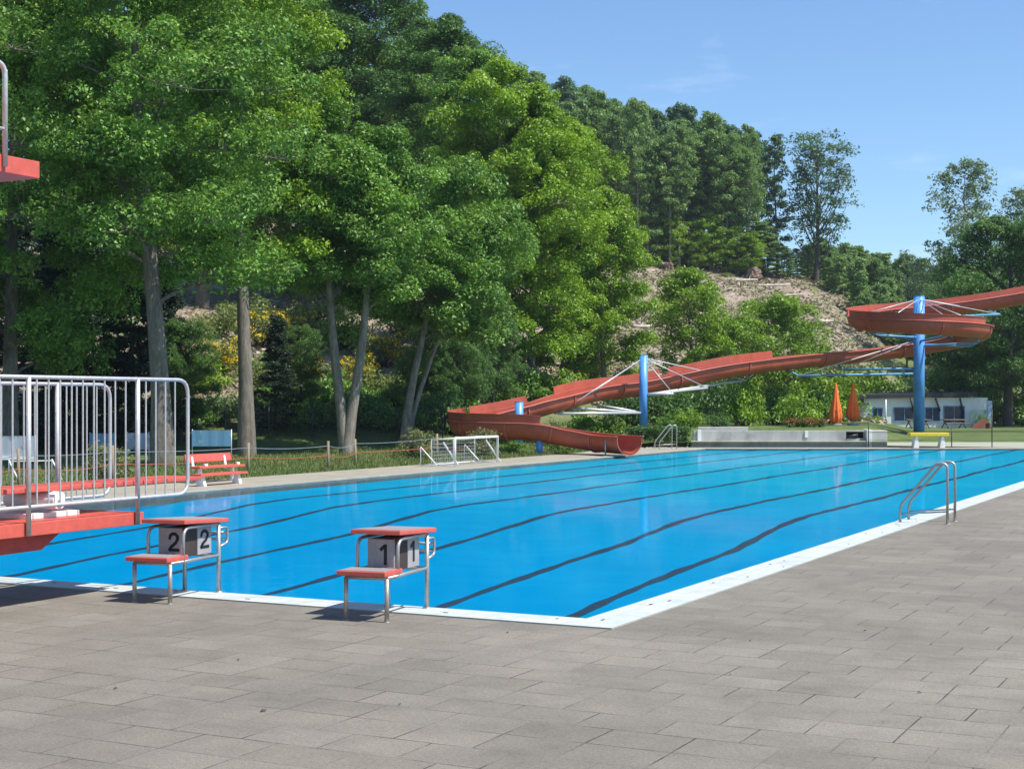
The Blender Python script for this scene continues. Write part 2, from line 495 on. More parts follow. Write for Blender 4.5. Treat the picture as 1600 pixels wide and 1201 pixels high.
def tree_parts(seed, h, base, rfun, nlimb=26, trunk_r=0.3, lean=(0, 0), el0=0.6, curl=-0.3, nsub=6, clump=0.9,
               flat=0.45, per=90, leaf=0.16, top=0.97, up=0.5, droop=0.25, fork=None, bare=0.0, shell=0.5, limb_r=0.28, lobe=0.38, lobe_z=0.85):
    """-> list of wood tubes, leaf vertices. rfun(t): crown radius at crown height fraction t"""
    rng = np.random.default_rng(seed)
    tubes, cen, rad = [], [], []
    nt_ = 9
    def axis(z):
        t = z/h
        return np.array([lean[0]*t+0.15*math.sin(t*5+seed), lean[1]*t+0.15*math.cos(t*4+seed*2), z])
    tp = [axis(h*top*i/(nt_-1)) for i in range(nt_)]
    tp[0][2] = -0.4
    tr = [trunk_r*(1.0-0.88*(i/(nt_-1))**0.9) for i in range(nt_)]
    tr[0] *= 1.25
    tubes.append((tp, tr, 10))
    ga = 2.39996
    for i in range(nlimb):
        t = (i+0.5)/nlimb
        z = base+(h*top-base)*t**0.9
        az = i*ga+rng.normal()*0.3
        L = max(0.5, rfun(t)*(0.8+0.35*rng.random()))
        e = el0+(1.0-el0)*t*0.7+rng.normal()*0.12
        p0 = axis(max(0.6, z-L*math.sin(e)*0.55))
        rr = trunk_r*limb_r*(1.1-0.7*t)
        lp = limb_curve(rng, p0, az, e, L*1.08, curl*(1-0.3*t))
        tubes.append((lp, [rr*(1-0.8*k/5) for k in range(6)], 5))
        if rng.random() < bare:
            continue
        lp = np.array(lp)
        # a lobe of foliage at the outer end, a smaller one half way
        for f, share in ((0.92, 1.0), (0.55, 0.55)):
            x = f*5
            i0 = min(int(x), 4)
            q = lp[i0]*(1-(x-i0))+lp[i0+1]*(x-i0)
            LR = max(0.45, lobe*L*(0.75+0.5*rng.random()))*(1.0 if share == 1 else 0.8)
            for k in range(max(2, int(nsub*2*share))):
                dv = rng.normal(size=3)
                dv /= np.linalg.norm(dv)
                if dv[2] < -0.25:
                    dv[2] *= -0.6
                c_ = q+dv*LR*(0.45+0.6*rng.random())*np.array([1, 1, lobe_z])
                if k % 2 == 0:
                    tubes.append(([q, (q+c_)/2+np.array([0, 0, -0.04*LR]), c_], [rr*0.28, rr*0.18, rr*0.06], 4))
                s = clump*(0.6+0.7*rng.random())
                cen.append(c_)
                rad.append((s, s, s*flat))
    cen.append(axis(h*top)); rad.append((clump*0.8, clump*0.8, clump*0.7))
    lv = leaves(rng, np.array(cen), np.array(rad), per, leaf, up=up, droop=droop, shell=shell)
    return tubes, lv

def wood_mesh(name, tubes, mat):
    b = MB()
    for pts, rs, n in tubes:
        b.tube(pts, rs, n, caps=False)
    me = bpy.data.meshes.new(name)
    me.from_pydata(b.v, [], b.f)
    me.polygons.foreach_set('use_smooth', b.sm)
    me.materials.append(mat)
    me.update()
    return me

TREES = {}
def make_tree(key, leafm, barkm, **kw):
    """wood and crown meshes of a kind; several stems may share one tree"""
    stems = kw.pop('stems', None) or [{}]
    tubes, lv = [], []
    for st in stems:
        k2 = dict(kw); k2.update(st)
        t, l = tree_parts(**k2)
        tubes += t; lv.append(l)
    lv = np.concatenate(lv)
    TREES[key] = (wood_mesh('trunk', tubes, M[barkm]), raw_mesh('crown', lv, 4, M[leafm]))

def put_tree(key, name, label, cat, loc, rz=0.0, sc=1.0, group=None):
    w, c = TREES[key]
    r = thing(name, label, cat, loc, rz, group)
    r.scale = sc if hasattr(sc, '__len__') else (sc,)*3
    link('trunk', w, r)
    link('crown', c, r)
    return r

def make_shrub(key, leafm, seed, n=40, rx=1.0, rz=0.8, clump=0.35, per=60, leaf=0.1, flower=None, nfl=0, up=0.4):
    rng = np.random.default_rng(seed)
    d = unit(rng.normal(size=(n, 3)))
    d[:, 2] = np.abs(d[:, 2])
    r = (0.35+0.6*rng.random(n))[:, None]
    cen = d*r*np.array([rx, rx, rz])+np.array([0, 0, rz*0.12])
    rad = np.repeat(clump*(0.6+0.8*rng.random(n))[:, None], 3, axis=1)*np.array([1, 1, 0.75])
    lv = leaves(rng, cen, rad, per, leaf, up=up, shell=0.4)
    tubes = []
    for i in range(0, n, 2):
        tubes.append(([(0, 0, -0.2), tuple(cen[i]*0.5), tuple(cen[i])], [0.035*rx, 0.02*rx, 0.008*rx], 4))
    fl = None
    if flower:
        k = rng.permutation(n)[:nfl]
        fl = raw_mesh('blossom', leaves(rng, cen[k]*1.04+np.array([0, 0, 0.03]), rad[k]*0.95, int(per*0.8), leaf*0.9, up=up, shell=0.75), 4, M[flower])
    TREES[key] = (wood_mesh('stems', tubes, M['bark_dark']), raw_mesh('foliage', lv, 4, M[leafm]), fl)

def put_shrub(key, name, label, loc, rz=0.0, sc=1.0, group=None, cat='shrub'):
    w, c, fl = TREES[key]
    r = thing(name, label, cat, loc, rz, group)
    r.scale = sc if hasattr(sc, '__len__') else (sc,)*3
    link('stems', w, r)
    link('foliage', c, r)
    if fl:
        link('blossom', fl, r)
    return r

# ------------------------------------------------------------------ terrain
def interp(x, xs, ys):
    return float(np.interp(x, xs, ys))

def sst(x, a, b):
    t = min(1, max(0, (x-a)/(b-a)))
    return t*t*(3-2*t)

RX = [-3000, -600, -200, 300, 600, 800, 1000, 1180, 1270, 1340, 1420, 1480, 1800, 3500]
RY = [120, 190, 240, 300, 335, 365, 418, 430, 450, 468, 478, 490, 520, 560]
DX = [-3000, 600, 800, 950, 1050, 1300, 1400, 1700, 3500]
DY = [58, 59, 62, 70, 82, 95, 125, 140, 160]

def ground_z(x, y):
    if y < 5:
        return 0.0
    px = 800+F*x/y
    d = y
    z = 0.3*sst(d, 55, 67)
    z += 0.48*sst(d, 64.5, 65.3)*sst(px, 955, 990)*(1-sst(px, 1372, 1392))
    d0 = interp(px, DX, DY)
    zr = H+(HOR-interp(px, RX, RY))*170/F
    t = (d-d0)/(170-d0)
    if t > 0:
        if t <= 1:
            z += (zr-0.3)*(t**1.05)*(0.94+0.06*t)
        else:
            z += (zr-0.3)+0.10*min(d-170, 50)-0.06*max(0, d-240)
            z = max(z, -8)
        z += 0.35*math.sin(x*0.31+y*0.17)*min(1, t*6)*0.6+0.25*math.sin(x*0.7-y*0.5)*min(1, t*6)*0.5
    return z

def on_ground(px, d, dz=0.0):
    x = (px-800)/F*d
    return Vector((x, d, ground_z(x, d)+dz))

U_OUT = 16.04                              # pool width over its coping
YF = 61.8                                  # far edge
def line_at_y(u, y):                       # point on the line at across = u where Y = y
    q = C0+B*u
    t = (y-q.y)/A.y
    return Vector((q.x+A.x*t, y, 0))
p0 = C0.copy()
p1 = UV(U_OUT, 0)
p2 = line_at_y(U_OUT, YF)
p3 = line_at_y(0, YF)
LEFT_W = 2.3
deck_out = [UV(U_OUT+LEFT_W, -30), UV(-30, -30), line_at_y(-30, YF+1.5), line_at_y(U_OUT+LEFT_W, YF+1.5)]

def inside(pt, poly):
    x, y = pt
    r = False
    n = len(poly)
    for i in range(n):
        x1, y1 = poly[i].x, poly[i].y
        x2, y2 = poly[(i+1) % n].x, poly[(i+1) % n].y
        if (y1 > y) != (y2 > y) and x < (x2-x1)*(y-y1)/(y2-y1)+x1:
            r = not r
    return r

def cdt_sheet(pts, poly):
    """triangles of pts outside poly; the polygon's edges are kept"""
    vin = [Vector((p.x, p.y)) for p in pts]
    n0 = len(vin)
    dens = []
    for i in range(len(poly)):
        a, b = poly[i], poly[(i+1) % len(poly)]
        k = max(1, int((b-a).length/2))
        dens += [a.lerp(b, j/k) for j in range(k)]
    vin += [Vector((p.x, p.y)) for p in dens]
    m_ = len(dens)
    ed = [(n0+i, n0+(i+1) % m_) for i in range(m_)]
    vo, eo, fo, _, _, _ = delaunay_2d_cdt(vin, ed, [], 0, 1e-4)
    fs = []
    for f in fo:
        cx = sum(vo[i].x for i in f)/len(f)
        cy = sum(vo[i].y for i in f)/len(f)
        if not inside((cx, cy), poly):
            fs.append(tuple(f))
    return vo, fs

pts = []
rng0 = random.Random(3)
d = 4.0
while d < 1600:
    stp = 0.45 if 61 < d < 68 else max(1.0, d*0.022) if d < 260 else d*0.12
    for px in range(-2600, 4201, 60 if 30 < d < 260 else 200):
        q = Vector(((px-800)/F*d+rng0.uniform(-.2, .2), d+rng0.uniform(-.1, .1), 0))
        pts.append(q)
    d += stp
for x in (-400, -150, 0, 150, 400):
    for y in (-400, -150, -40):
        pts.append(Vector((x, y, 0)))
pts = [q for q in pts if not inside((q.x, q.y), deck_out)]
vo, fs = cdt_sheet(pts, deck_out)
mb = MB()
mb.add([(p.x, p.y, ground_z(p.x, p.y)-0.012) for p in vo], fs, True)
ground = structure(mb.build('ground', M['ground']))
at_ = ground.data.attributes.new('cleared', 'FLOAT', 'POINT')
vals = []
for p in vo:
    px = 800+F*p.x/max(p.y, 1)
    d0 = interp(px, DX, DY)
    c_ = sst(p.y, d0+2, d0+12)*(1-sst(px, 1330, 1400))*(1-sst(p.y, 172, 185))
    vals.append(c_ if p.y > 5 else 0)
at_.data.foreach_set('value', vals)

# paved deck: one sheet round the pool
def quad(mb, a, b, c, d_, z):
    mb.add([(p.x, p.y, z) for p in (a, b, c, d_)], [(0, 1, 2, 3)])
def local(v):                              # world -> pool frame, for objects turned with the pool
    q = Matrix.Rotation(-TH, 3, 'Z') @ (v-C0)
    return q
def pool_obj(mb, name, mat, kind='structure', parent=None):
    mb.v = [tuple(local(Vector(p))) for p in mb.v]
    o = mb.build(name, mat, parent)
    if not parent:
        o.location = C0
        o.rotation_euler = (0, 0, TH)
        structure(o, kind)
    return o
far_r = line_at_y(0, YF+1.5)
mb = MB()
quad(mb, deck_out[1], p0, p1, UV(U_OUT+30, -30), 0)
quad(mb, deck_out[1], deck_out[2], far_r, p0, 0)
mb.add([tuple(UV(U_OUT, 0)), tuple(UV(U_OUT+LEFT_W, 0)), tuple(UV(U_OUT+30, -30))], [(0, 1, 2)])
for i in range(len(mb.f)):                 # all faces up
    f = mb.f[i]
    a, b, c = (Vector(mb.v[k]) for k in f[:3])
    if (b-a).cross(c-a).z < 0:
        mb.f[i] = tuple(reversed(f))
pool_obj(mb, 'pavement', M['paving'])
mb = MB()
l0, l1 = UV(U_OUT+LEFT_W, 0), line_at_y(U_OUT+LEFT_W, YF+1.5)
quad(mb, p1, p2, l1, l0, 0.0)
quad(mb, p3, far_r, l1, p2, 0.0)
for i in range(len(mb.f)):
    f = mb.f[i]
    a, b, c = (Vector(mb.v[k]) for k in f[:3])
    if (b-a).cross(c-a).z < 0:
        mb.f[i] = tuple(reversed(f))
pool_obj(mb, 'path', M['sidepave'])
# coping with a real edge
CW = 0.43
i0 = UV(CW, CW)
i1 = UV(U_OUT-0.3, CW)
i2 = line_at_y(U_OUT-0.3, YF-0.3)
i3 = line_at_y(CW, YF-0.3)
def band(mb, a, b, bi, ai, z=0.012, low=-0.22):
    vs = [(p.x, p.y, z) for p in (a, b, bi, ai)]+[(p.x, p.y, low) for p in (bi, ai)]+[(p.x, p.y, low) for p in (a, b)]
    fs = [(0, 1, 2, 3), (3, 2, 4, 5), (1, 0, 6, 7)]
    n = (Vector(vs[1])-Vector(vs[0])).cross(Vector(vs[2])-Vector(vs[0])).z
    mb.add(vs, fs if n > 0 else [tuple(reversed(f)) for f in fs])
mb = MB()
band(mb, p0, p1, i1, i0)
band(mb, p3, p0, i0, i3)
cop = pool_obj(mb, 'pool_coping', M['coping'])
mb = MB()
band(mb, p1, p2, i2, i1, 0.010)
band(mb, p2, p3, i3, i2, 0.010)
pool_obj(mb, 'pool_edge', M['edge'])
# small drain slots in the white coping
mb = MB()
rr = random.Random(5)
for k in range(20):
    v_ = 0.4+k*0.9*rr.uniform(.8, 1.3)
    mb.box(UV(0.20+rr.uniform(-.12, .12), v_, 0.0142), (0.016, 0.05*rr.uniform(.5, 1.3), 0.004), TH)
for k in range(12):
    u_ = 0.5+k*1.05+rr.uniform(-.3, .3)
    mb.box(UV(u_, 0.20+rr.uniform(-.12, .12), 0.0142), (0.05*rr.uniform(.5, 1.3), 0.016, 0.004), TH)
pool_obj(mb, 'pool_drain', M['dark_metal'])

# basin: floor falls towards the near end (depths as they appear through the surface)
WZ = -0.028
DV = [-1, 0, 5, 7, 9.5, 11, 13.6, 15, 20, 40, 60]
DD = [.68, .68, .65, .54, .44, .37, .17, .14, .12, .05, .02]
def floor_z(v):
    return WZ-interp(v, DV, DD)
mb = MB()
nv = 420
rows = []
for i in range(nv+1):
    v = -0.05+56*i/nv
    a, b = UV(0.2, v, floor_z(v)), UV(U_OUT-0.1, v, floor_z(v))
    rows.append((a, b))
vs = [tuple(p) for r_ in rows for p in r_]
mb.add(vs, [(2*i, 2*i+2, 2*i+3, 2*i+1)[::-1] for i in range(nv)], True)
def wallq(a, b, low=-0.95):
    mb.add([(a.x, a.y, -0.02), (b.x, b.y, -0.02), (b.x, b.y, low), (a.x, a.y, low)], [(0, 1, 2, 3)])
for a, b in ((i0, i1), (i1, i2), (i2, i3), (i3, i0)):
    wallq(a, b)
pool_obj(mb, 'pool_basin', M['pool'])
mb = MB()
rw = random.Random(11)
for n_, u0 in enumerate((2.17, 4.05, 6.75, 9.2, 11.5, 13.5)):
    ph = [rw.uniform(0, 6) for _ in range(6)]
    vs = []
    k = 260
    for i in range(k+1):
        v = 0.3+(55.0-0.3)*i/k
        w = 0.03*math.sin(v*0.7+ph[0])+0.012*math.sin(v*1.9+ph[1])+0.006*math.sin(v*4.6+ph[2])
        wd = 0.078+0.013*math.sin(v*2.1+ph[3])+0.012*math.sin(v*6.3+ph[4])
        for s in (-1, 1):
            q = UV(u0+CW+w+s*wd, v, floor_z(v)+0.005)
            vs.append(tuple(q))
    mb.add(vs, [(2*i, 2*i+1, 2*i+3, 2*i+2) for i in range(k)])
for i in range(len(mb.f)):
    f = mb.f[i]
    a, b, c = (Vector(mb.v[q]) for q in f[:3])
    if (b-a).cross(c-a).z < 0:
        mb.f[i] = tuple(reversed(f))
pool_obj(mb, 'lane_marking', M['lane'])
mb = MB()
e = 0.0
quad(mb, i0, i3, i2, i1, WZ)
pool_obj(mb, 'water', M['water'])

# ------------------------------------------------------------------ starting blocks
def strokes(mb, polys, w, fix):
    """flat strokes as thin bars; fix maps (x,y) -> 3d, with thickness along its normal"""
    for pl in polys:
        for (x0, y0), (x1, y1) in zip(pl, pl[1:]):
            dx, dy = x1-x0, y1-y0
            L = math.hypot(dx, dy)
            nx, ny = -dy/L*w/2, dx/L*w/2
            ex, ey = dx/L*w*0.3, dy/L*w*0.3
            c4 = [(x0-ex+nx, y0-ey+ny), (x0-ex-nx, y0-ey-ny), (x1+ex-nx, y1+ey-ny), (x1+ex+nx, y1+ey+ny)]
            vs = [fix(a, b, t) for t in (0.0, 0.003) for a, b in c4]
            mb.add(vs, [(0, 1, 2, 3), (7, 6, 5, 4), (0, 4, 5, 1), (1, 5, 6, 2), (2, 6, 7, 3), (3, 7, 4, 0)])
D1 = [[(0.0, -0.085), (0.0, 0.085)], [(-0.008, 0.078), (-0.045, 0.045)]]
D2 = [[(-0.048, 0.035), (-0.04, 0.066), (-0.015, 0.084), (0.018, 0.082), (0.042, 0.058), (0.042, 0.03), (0.02, -0.005), (-0.03, -0.045), (-0.05, -0.075)], [(-0.05, -0.075), (0.055, -0.075)]]
# front leg line is y = 0, pool side is +y, x to the right
def starting_block(loc, digits, label, word):
    t = thing('starting_block', label, 'starting block', loc, TH+R(6.5), 'starting blocks on the pool edge')
    W, YR = 0.20, 0.88
    for sx in (-1, 1):
        lg = MB().tube([(sx*W, 0, 0), (sx*W, 0, 0.38)], 0.021, 10)
        lg.tube([(sx*W, 0, 0.0), (sx*W, 0, 0.008)], 0.030, 12)
        lg.build('leg', M['steel'], t)
        rl = MB()
        rl.tube([(sx*W, YR, 0), (sx*W, YR, 0.71)], 0.021, 10)
        rl.tube([(sx*W, YR, 0.0), (sx*W, YR, 0.022)], 0.042, 12)
        rl.build('leg', M['steel'], t)
    fr = MB()
    for sx in (-1, 1):
        fr.tube([(sx*W, 0.0, 0.385), (sx*W, YR, 0.385)], 0.017, 8)
        fr.tube([(sx*W, 0.23, 0.385), (sx*W, 0.23, 0.708), (sx*W, YR, 0.708)], 0.017, 8, round_=0.11)
    fr.tube([(-W, 0.0, 0.385), (W, 0.0, 0.385)], 0.017, 8)
    fr.tube([(-W, YR, 0.385), (W, YR, 0.385)], 0.017, 8)
    fr.tube([(-W, YR-.03, 0.690), (W, YR-.03, 0.690)], 0.015, 8)
    fr.build('frame', M['steel'], t)
    st = MB().box2((-0.262, -0.07, 0.402), (0.215, 0.30, 0.447)).build('step', M['red_paint'], t, 0.008)
    MB().box2((-0.242, -0.05, 0.447), (0.195, 0.28, 0.4505)).build('grip_sheet', M['grip'], st)
    pl = MB()
    mt = Matrix.Rotation(R(2.5), 3, 'X').inverted()
    pl.box((-0.01, 0.61, 0.752), (0.495, 0.82, 0.042), mat=mt)
    pf = pl.build('platform', M['red_paint'], t, 0.008)
    g = MB()
    g.box((-0.01, 0.61, 0.7745), (0.465, 0.78, 0.004), mat=mt)
    g.build('grip_sheet', M['grip'], pf)
    hb = MB()
    hb.box2((-0.150, 0.33, 0.41), (0.125, 0.85, 0.700))
    ho = hb.build('housing', M['plate'], t, 0.006)
    MB().box2((0.126, 0.59, 0.415), (0.135, 0.845, 0.695)).build('side_plate', M['plate'], ho)
    MB().box2((0.1255, 0.335, 0.412), (0.128, 0.588, 0.698)).build('side_gap', M['shade_panel'], ho)  # dark sheet painted as the shade inside the housing's open side
    MB().box2((-0.055, 0.320, 0.415), (0.120, 0.329, 0.695)).build('front_plate', M['plate'], ho)
    n1 = MB()
    strokes(n1, digits, 0.030, lambda a, b, k: (0.036+a, 0.3195-k, 0.560+b))
    n1.build('number', M['ink'], t)
    n2 = MB()
    strokes(n2, digits, 0.030, lambda a, b, k: (0.1355+k, 0.718+a*1.3, 0.560+b))
    n2.build('number', M['ink'], t)
    hd = MB()
    for sx in (-1, 1):
        hd.tube([(sx*W, YR+.01, 0.66), (sx*W, YR+.17, 0.66), (sx*W, YR+.17, 0.50), (sx*W, YR+.01, 0.47)], 0.013, 8, round_=0.05)
    hd.tube([(-W, YR+.17, 0.60), (W, YR+.17, 0.60)], 0.013, 8)
    hd.tube([(-W, YR+.17, 0.53), (W, YR+.17, 0.53)], 0.013, 8)
    hd.build('backstroke_grip', M['steel'], t)
    return t
starting_block((-1.29, 13.37, 0), D1, 'starting block with red boards and a black numeral 1 on its grey housing', 'one')
starting_block((-3.47, 14.56, 0), D2, 'starting block with red boards and a black numeral 2 on its grey housing', 'two')

# ------------------------------------------------------------------ diving tower
tw = thing('diving_tower', 'red diving tower with low and high platform, barred steel railings and springboard', 'diving tower', (-4.505, 14.0, 0), TH)
MB().box2((-1.02, -9, 0.69), (0, 1.63, 0.815)).build('low_platform', M['red_paint'], tw, 0.006)
tb = MB()
tb.add([(x, y, z) for x in (-0.90, -0.16) for y, z in ((-9, 0.685), (0.62, 0.685), (0.36, 0.53), (-9, 0.44))],
       [(3, 2, 1, 0), (4, 5, 6, 7), (1, 2, 6, 5), (2, 3, 7, 6), (0, 1, 5, 4)])
tb.build('cantilever_beam', M['red_shaded'], tw)
MB().box2((-1.0, -5.2, 0), (-0.1, -4.3, 0.46)).build('pillar', M['concrete'], tw)
MB().box2((-2.3, -5.3, 0), (-1.3, -4.2, 4.0)).build('pillar', M['concrete'], tw)
up_ = MB().box2((-2.3, -8, 4.03), (0, 0.172, 4.19)).build('high_platform', M['red_paint'], tw, 0.006)
ur = MB()
for x in (0.02, -2.27):
    for y in (-0.28, -2.0, -3.6):
        ur.tube([(x, y, 4.1), (x, y, 4.96)], 0.022, 8)
    ur.tube([(x, -7.5, 5.02), (x, -0.28, 5.02), (x, -0.28, 4.08)], 0.024, 8, round_=0.12)
    ur.tube([(x, -7.5, 4.42), (x, -0.28, 4.42)], 0.016, 8)
    k = -0.6
    while k > -7:
        ur.tube([(x, k, 4.42), (x, k, 5.02)], 0.009, 6); k -= 0.15
ur.build('high_railing', M['galv'], tw)
def rail(name, x, ztop, yend, posts, zlow):
    b = MB()
    b.tube([(x, -8.5, ztop), (x, yend, ztop), (x, yend, zlow), (x, -8.5, zlow)], 0.0195, 10, round_=0.16)
    ro = b.build(name, M['galv'], tw)
    for y in posts:
        MB().tube([(x, y, 0.70), (x, y, ztop)], 0.024, 10).build('post', M['galv'], ro)
    b = MB()
    y = yend-0.21
    while y > -6.5:
        if min(abs(y-q) for q in posts) > 0.05:
            b.tube([(x, y, zlow), (x, y, ztop)], 0.009, 6, caps=False)
        y -= 0.152
    b.build('bars', M['galv'], ro)
rail('railing', 0.03, 2.17, 2.29, (1.50, 0.0, -1.5, -3.0, -4.5, -6.0), 0.965)
rail('railing', -1.05, 2.125, 2.30, (1.50, 0.0, -1.5, -3.0, -4.5, -6.0), 0.92)
MB().box2((-0.77, -7.0, 1.075), (-0.25, 2.87, 1.118)).build('springboard', M['red_paint'], tw, 0.006)
fu = MB()
fu.tube([(-0.84, 0.62, 0.985), (-0.18, 0.62, 0.985)], 0.088, 24)
fu.tube([(-0.88, 0.62, 0.985), (-0.14, 0.62, 0.985)], 0.03, 10)
fu.box2((-0.85, 0.34, 0.815), (-0.30, 1.02, 0.865))
fu.build('fulcrum', M['white'], tw, 0.004)
MB().box2((-0.8, -6.9, 0.815), (-0.22, -6.4, 1.075)).build('board_anchor', M['galv'], tw)

# ------------------------------------------------------------------ pool ladder handrails
def ladder(loc, rz, label, sc=1.0):
    t = thing('pool_ladder', label, 'pool ladder', loc, rz, 'pool ladders')
    for y in (0.0, 0.62):                 # x runs towards the water
        b = MB()
        b.tube([(0, y, 0), (0, y, 0.95), (0.16, y, 0.97), (0.74, y, 0.27), (0.74, y, -0.2)], 0.0215, 10, round_=0.09)
        b.tube([(0, y, 0), (0, y, 0.010)], 0.05, 12)
        b.build('handrail', M['steel'], t)
    for y in (0.0, 0.62):
        MB().tube([(0, y, 0.20), (0.74, y, 0.14)], 0.012, 8).build('brace', M['steel'], t)
    for z in (-0.12,):
        MB().box2((0.68, 0.03, z), (0.80, 0.59, z+0.03)).build('step', M['steel'], t)
    t.scale = (sc,)*3
    return t
q = G(1492, 814.5)
ladder((q.x, q.y, 0), PI+TH, 'steel pool ladder handrails on the paved right edge near the white coping')
bpy.context.view_layer.update()
q = line_at_y(7.2, YF+0.55)
ladder((-99, 0, 0), 0, 'x')
lad2 = [o for o in COL.objects if o.name.startswith('pool_ladder')][-1]
lad2['label'] = 'small distant steel pool ladder handrails beside the slide outlet'
q = G(1050, 700.5)
lad2.location = (q.x, q.y, 0)
lad2.rotation_euler = (0, 0, PI+R(12))

# ------------------------------------------------------------------ water slide
path = [(1760, 425, 81), (1680, 443, 80.5), (1600, 461, 80), (1500, 477, 79.5), (1420, 485, 79), (1362, 491, 77.5), (1340, 497, 75), (1364, 502, 72.6),
        (1437, 506, 71), (1505, 510, 71.6), (1534, 516, 74), (1500, 528, 77.5), (1430, 541, 78), (1340, 552, 76.5), (1240, 561, 73.5),
        (1150, 572, 70), (1070, 587, 68.6), (1000, 601, 67.3), (930, 610, 65.6), (871, 625, 63), (820, 639, 62), (770, 650, 61),
        (736, 657, 59.6), (722, 661, 57.9), (736, 664, 56.6), (780, 666, 55.8), (834, 668, 55.4), (880, 676, 55.3), (938, 685, 54.7), (984, 688.5, 53.1)]
cp = [P(*q) for q in path]
def catmull(p, n=10):
    out = []
    for i in range(len(p)-1):
        a, b, c, d_ = p[max(i-1, 0)], p[i], p[i+1], p[min(i+2, len(p)-1)]
        for k in range(n):
            t = k/n
            out.append(0.5*((2*b)+(-a+c)*t+(2*a-5*b+4*c-d_)*t*t+(-a+3*b-3*c+d_)*t**3))
    out.append(p[-1])
    return out
sl = catmull(cp, 10)
NS = len(sl)
def frame(i):
    t = (sl[min(i+1, NS-1)]-sl[max(i-1, 0)]).normalized()
    s = t.cross(Vector((0, 0, 1))).normalized()     # to the right of travel
    u = s.cross(t).normalized()
    return t, s, u
def sweep(mb, i_a, i_b, prof, closed=True):
    n = len(prof)
    vs, fs = [], []
    for i in range(i_a, i_b+1):
        t, s, u = frame(i)
        vs += [sl[i]+s*x+u*z for x, z in prof]
    m_ = i_b-i_a+1
    for i in range(m_-1):
        for j in range(n if closed else n-1):
            k = (j+1) % n
            fs.append((i*n+j, i*n+k, (i+1)*n+k, (i+1)*n+j))
    if closed:
        fs.append(tuple(reversed(range(n))))
        fs.append(tuple((m_-1)*n+j for j in range(n)))
    mb.add(vs, fs, True)
RO, RI, UPZ = 0.50, 0.465, 0.15
outer = [(-RO-0.012, UPZ), (-RO-0.012, UPZ-0.035), (-RO, UPZ-0.035)]+[(RO*math.cos(a), RO*0.98*math.sin(a)) for a in [PI+PI*k/14 for k in range(15)]]+[(RO, UPZ-0.035), (RO+0.012, UPZ-0.035), (RO+0.012, UPZ)]
inner = [(RI, UPZ)]+[(RI*math.cos(a), RI*math.sin(a)) for a in [2*PI-PI*k/14 for k in range(15)]]+[(-RI, UPZ)]
prof = outer+inner
base = cp[17]; ws_loc = Vector((P(1005, 671, 65.6).x, 65.6, 0.7))
ws = thing('water_slide', 'long winding red water slide with blue posts, ending in the pool', 'water slide', ws_loc)
mb = MB()
sweep(mb, 0, NS-1, prof)
mb.f = mb.f[:-2]; mb.sm = mb.sm[:-2]
ch = mb.build('chute', M['fibre'], ws, off=ws_loc)
em = ch.modifiers.new('split', 'EDGE_SPLIT'); em.split_angle = R(50)
for sd in (-1, 1):
    mb = MB()
    g = [(sd*(RO+0.014), UPZ-0.03), (sd*(RO+0.10), UPZ-0.03), (sd*(RO+0.10), UPZ+0.012), (sd*(RO-0.03), UPZ+0.012), (sd*(RO-0.03), UPZ+0.003), (sd*(RO+0.014), UPZ+0.003)]
    sweep(mb, 0, NS-1, g if sd > 0 else g[::-1])
    mb.build('rim', M['flange'], ws, off=ws_loc)
# raised splash walls on the outside of the bends
for a, b in ((0, 62), (64, 94), (142, 162), (164, 188), (197, 215), (217, 262)):
    g = [(RO+0.0, UPZ+0.013), (RO+0.03, UPZ+0.013), (RO+0.04, UPZ+0.29), (RO+0.08, UPZ+0.295), (RO+0.08, UPZ+0.32), (RO+0.01, UPZ+0.32)]
    mb = MB()
    sweep(mb, a, min(b, NS-1), g)
    o = mb.build('splash_wall', M['fibre'], ws, off=ws_loc)
    em = o.modifiers.new('split', 'EDGE_SPLIT'); em.split_angle = R(50)
# joints between the chute sections
for i in range(6, NS-4, 13):
    mb = MB()
    t, s, u = frame(i)
    ring = [(x*1.09, z*1.09 if z < 0 else z-0.002) for x, z in outer[2:-2]]
    ring2 = [(x*0.99, z*0.99) for x, z in outer[2:-2]][::-1]
    pr = ring+ring2
    vs = [sl[i]+s*x+u*z+t*w for w in (-0.03, 0.03) for x, z in pr]
    n = len(pr); h_ = len(ring)
    fs = []
    for j in range(n):
        k = (j+1) % n
        fs.append((j, k, n+k, n+j))
    for j in range(h_-1):
        fs.append((j, j+1, n-2-j, n-1-j)[::-1]); fs.append((n+j, n+j+1, n+n-2-j, n+n-1-j))
    mb.add(vs, fs)
    mb.build('joint_flange', M['flange'], ws, off=ws_loc)
# outlet collar
for i in (NS-1, NS-11):
    mb = MB()
    t, s, u = frame(i)
    pr = [(x*1.05, z*1.05 if z < 0 else z) for x, z in outer[2:-2]]
    vs = [sl[i]+s*x+u*z-t*w for w in (0.0, 0.05) for x, z in pr]+[sl[i]+s*x*0.95+u*z*0.95-t*w for w in (0.0, 0.05) for x, z in pr]
    n = len(pr)
    fs = []
    for j in range(n-1):
        fs += [(j, j+1, n+j+1, n+j), (j, 2*n+j, 2*n+j+1, j+1), (n+j, n+j+1, 3*n+j+1, 3*n+j)]
    mb.add(vs, fs)
    mb.build('outlet_collar', M['flange'], ws, off=ws_loc)
e0 = P(946, 690, 53.6)
b = MB().tube([(e0.x, e0.y, 0.0), (e0.x, e0.y, 0.62)], 0.028, 8).tube([(e0.x, e0.y, 0.0), (e0.x, e0.y, 0.015)], 0.09, 12)
b.build('outlet_stand', M['galv'], ws, off=ws_loc)
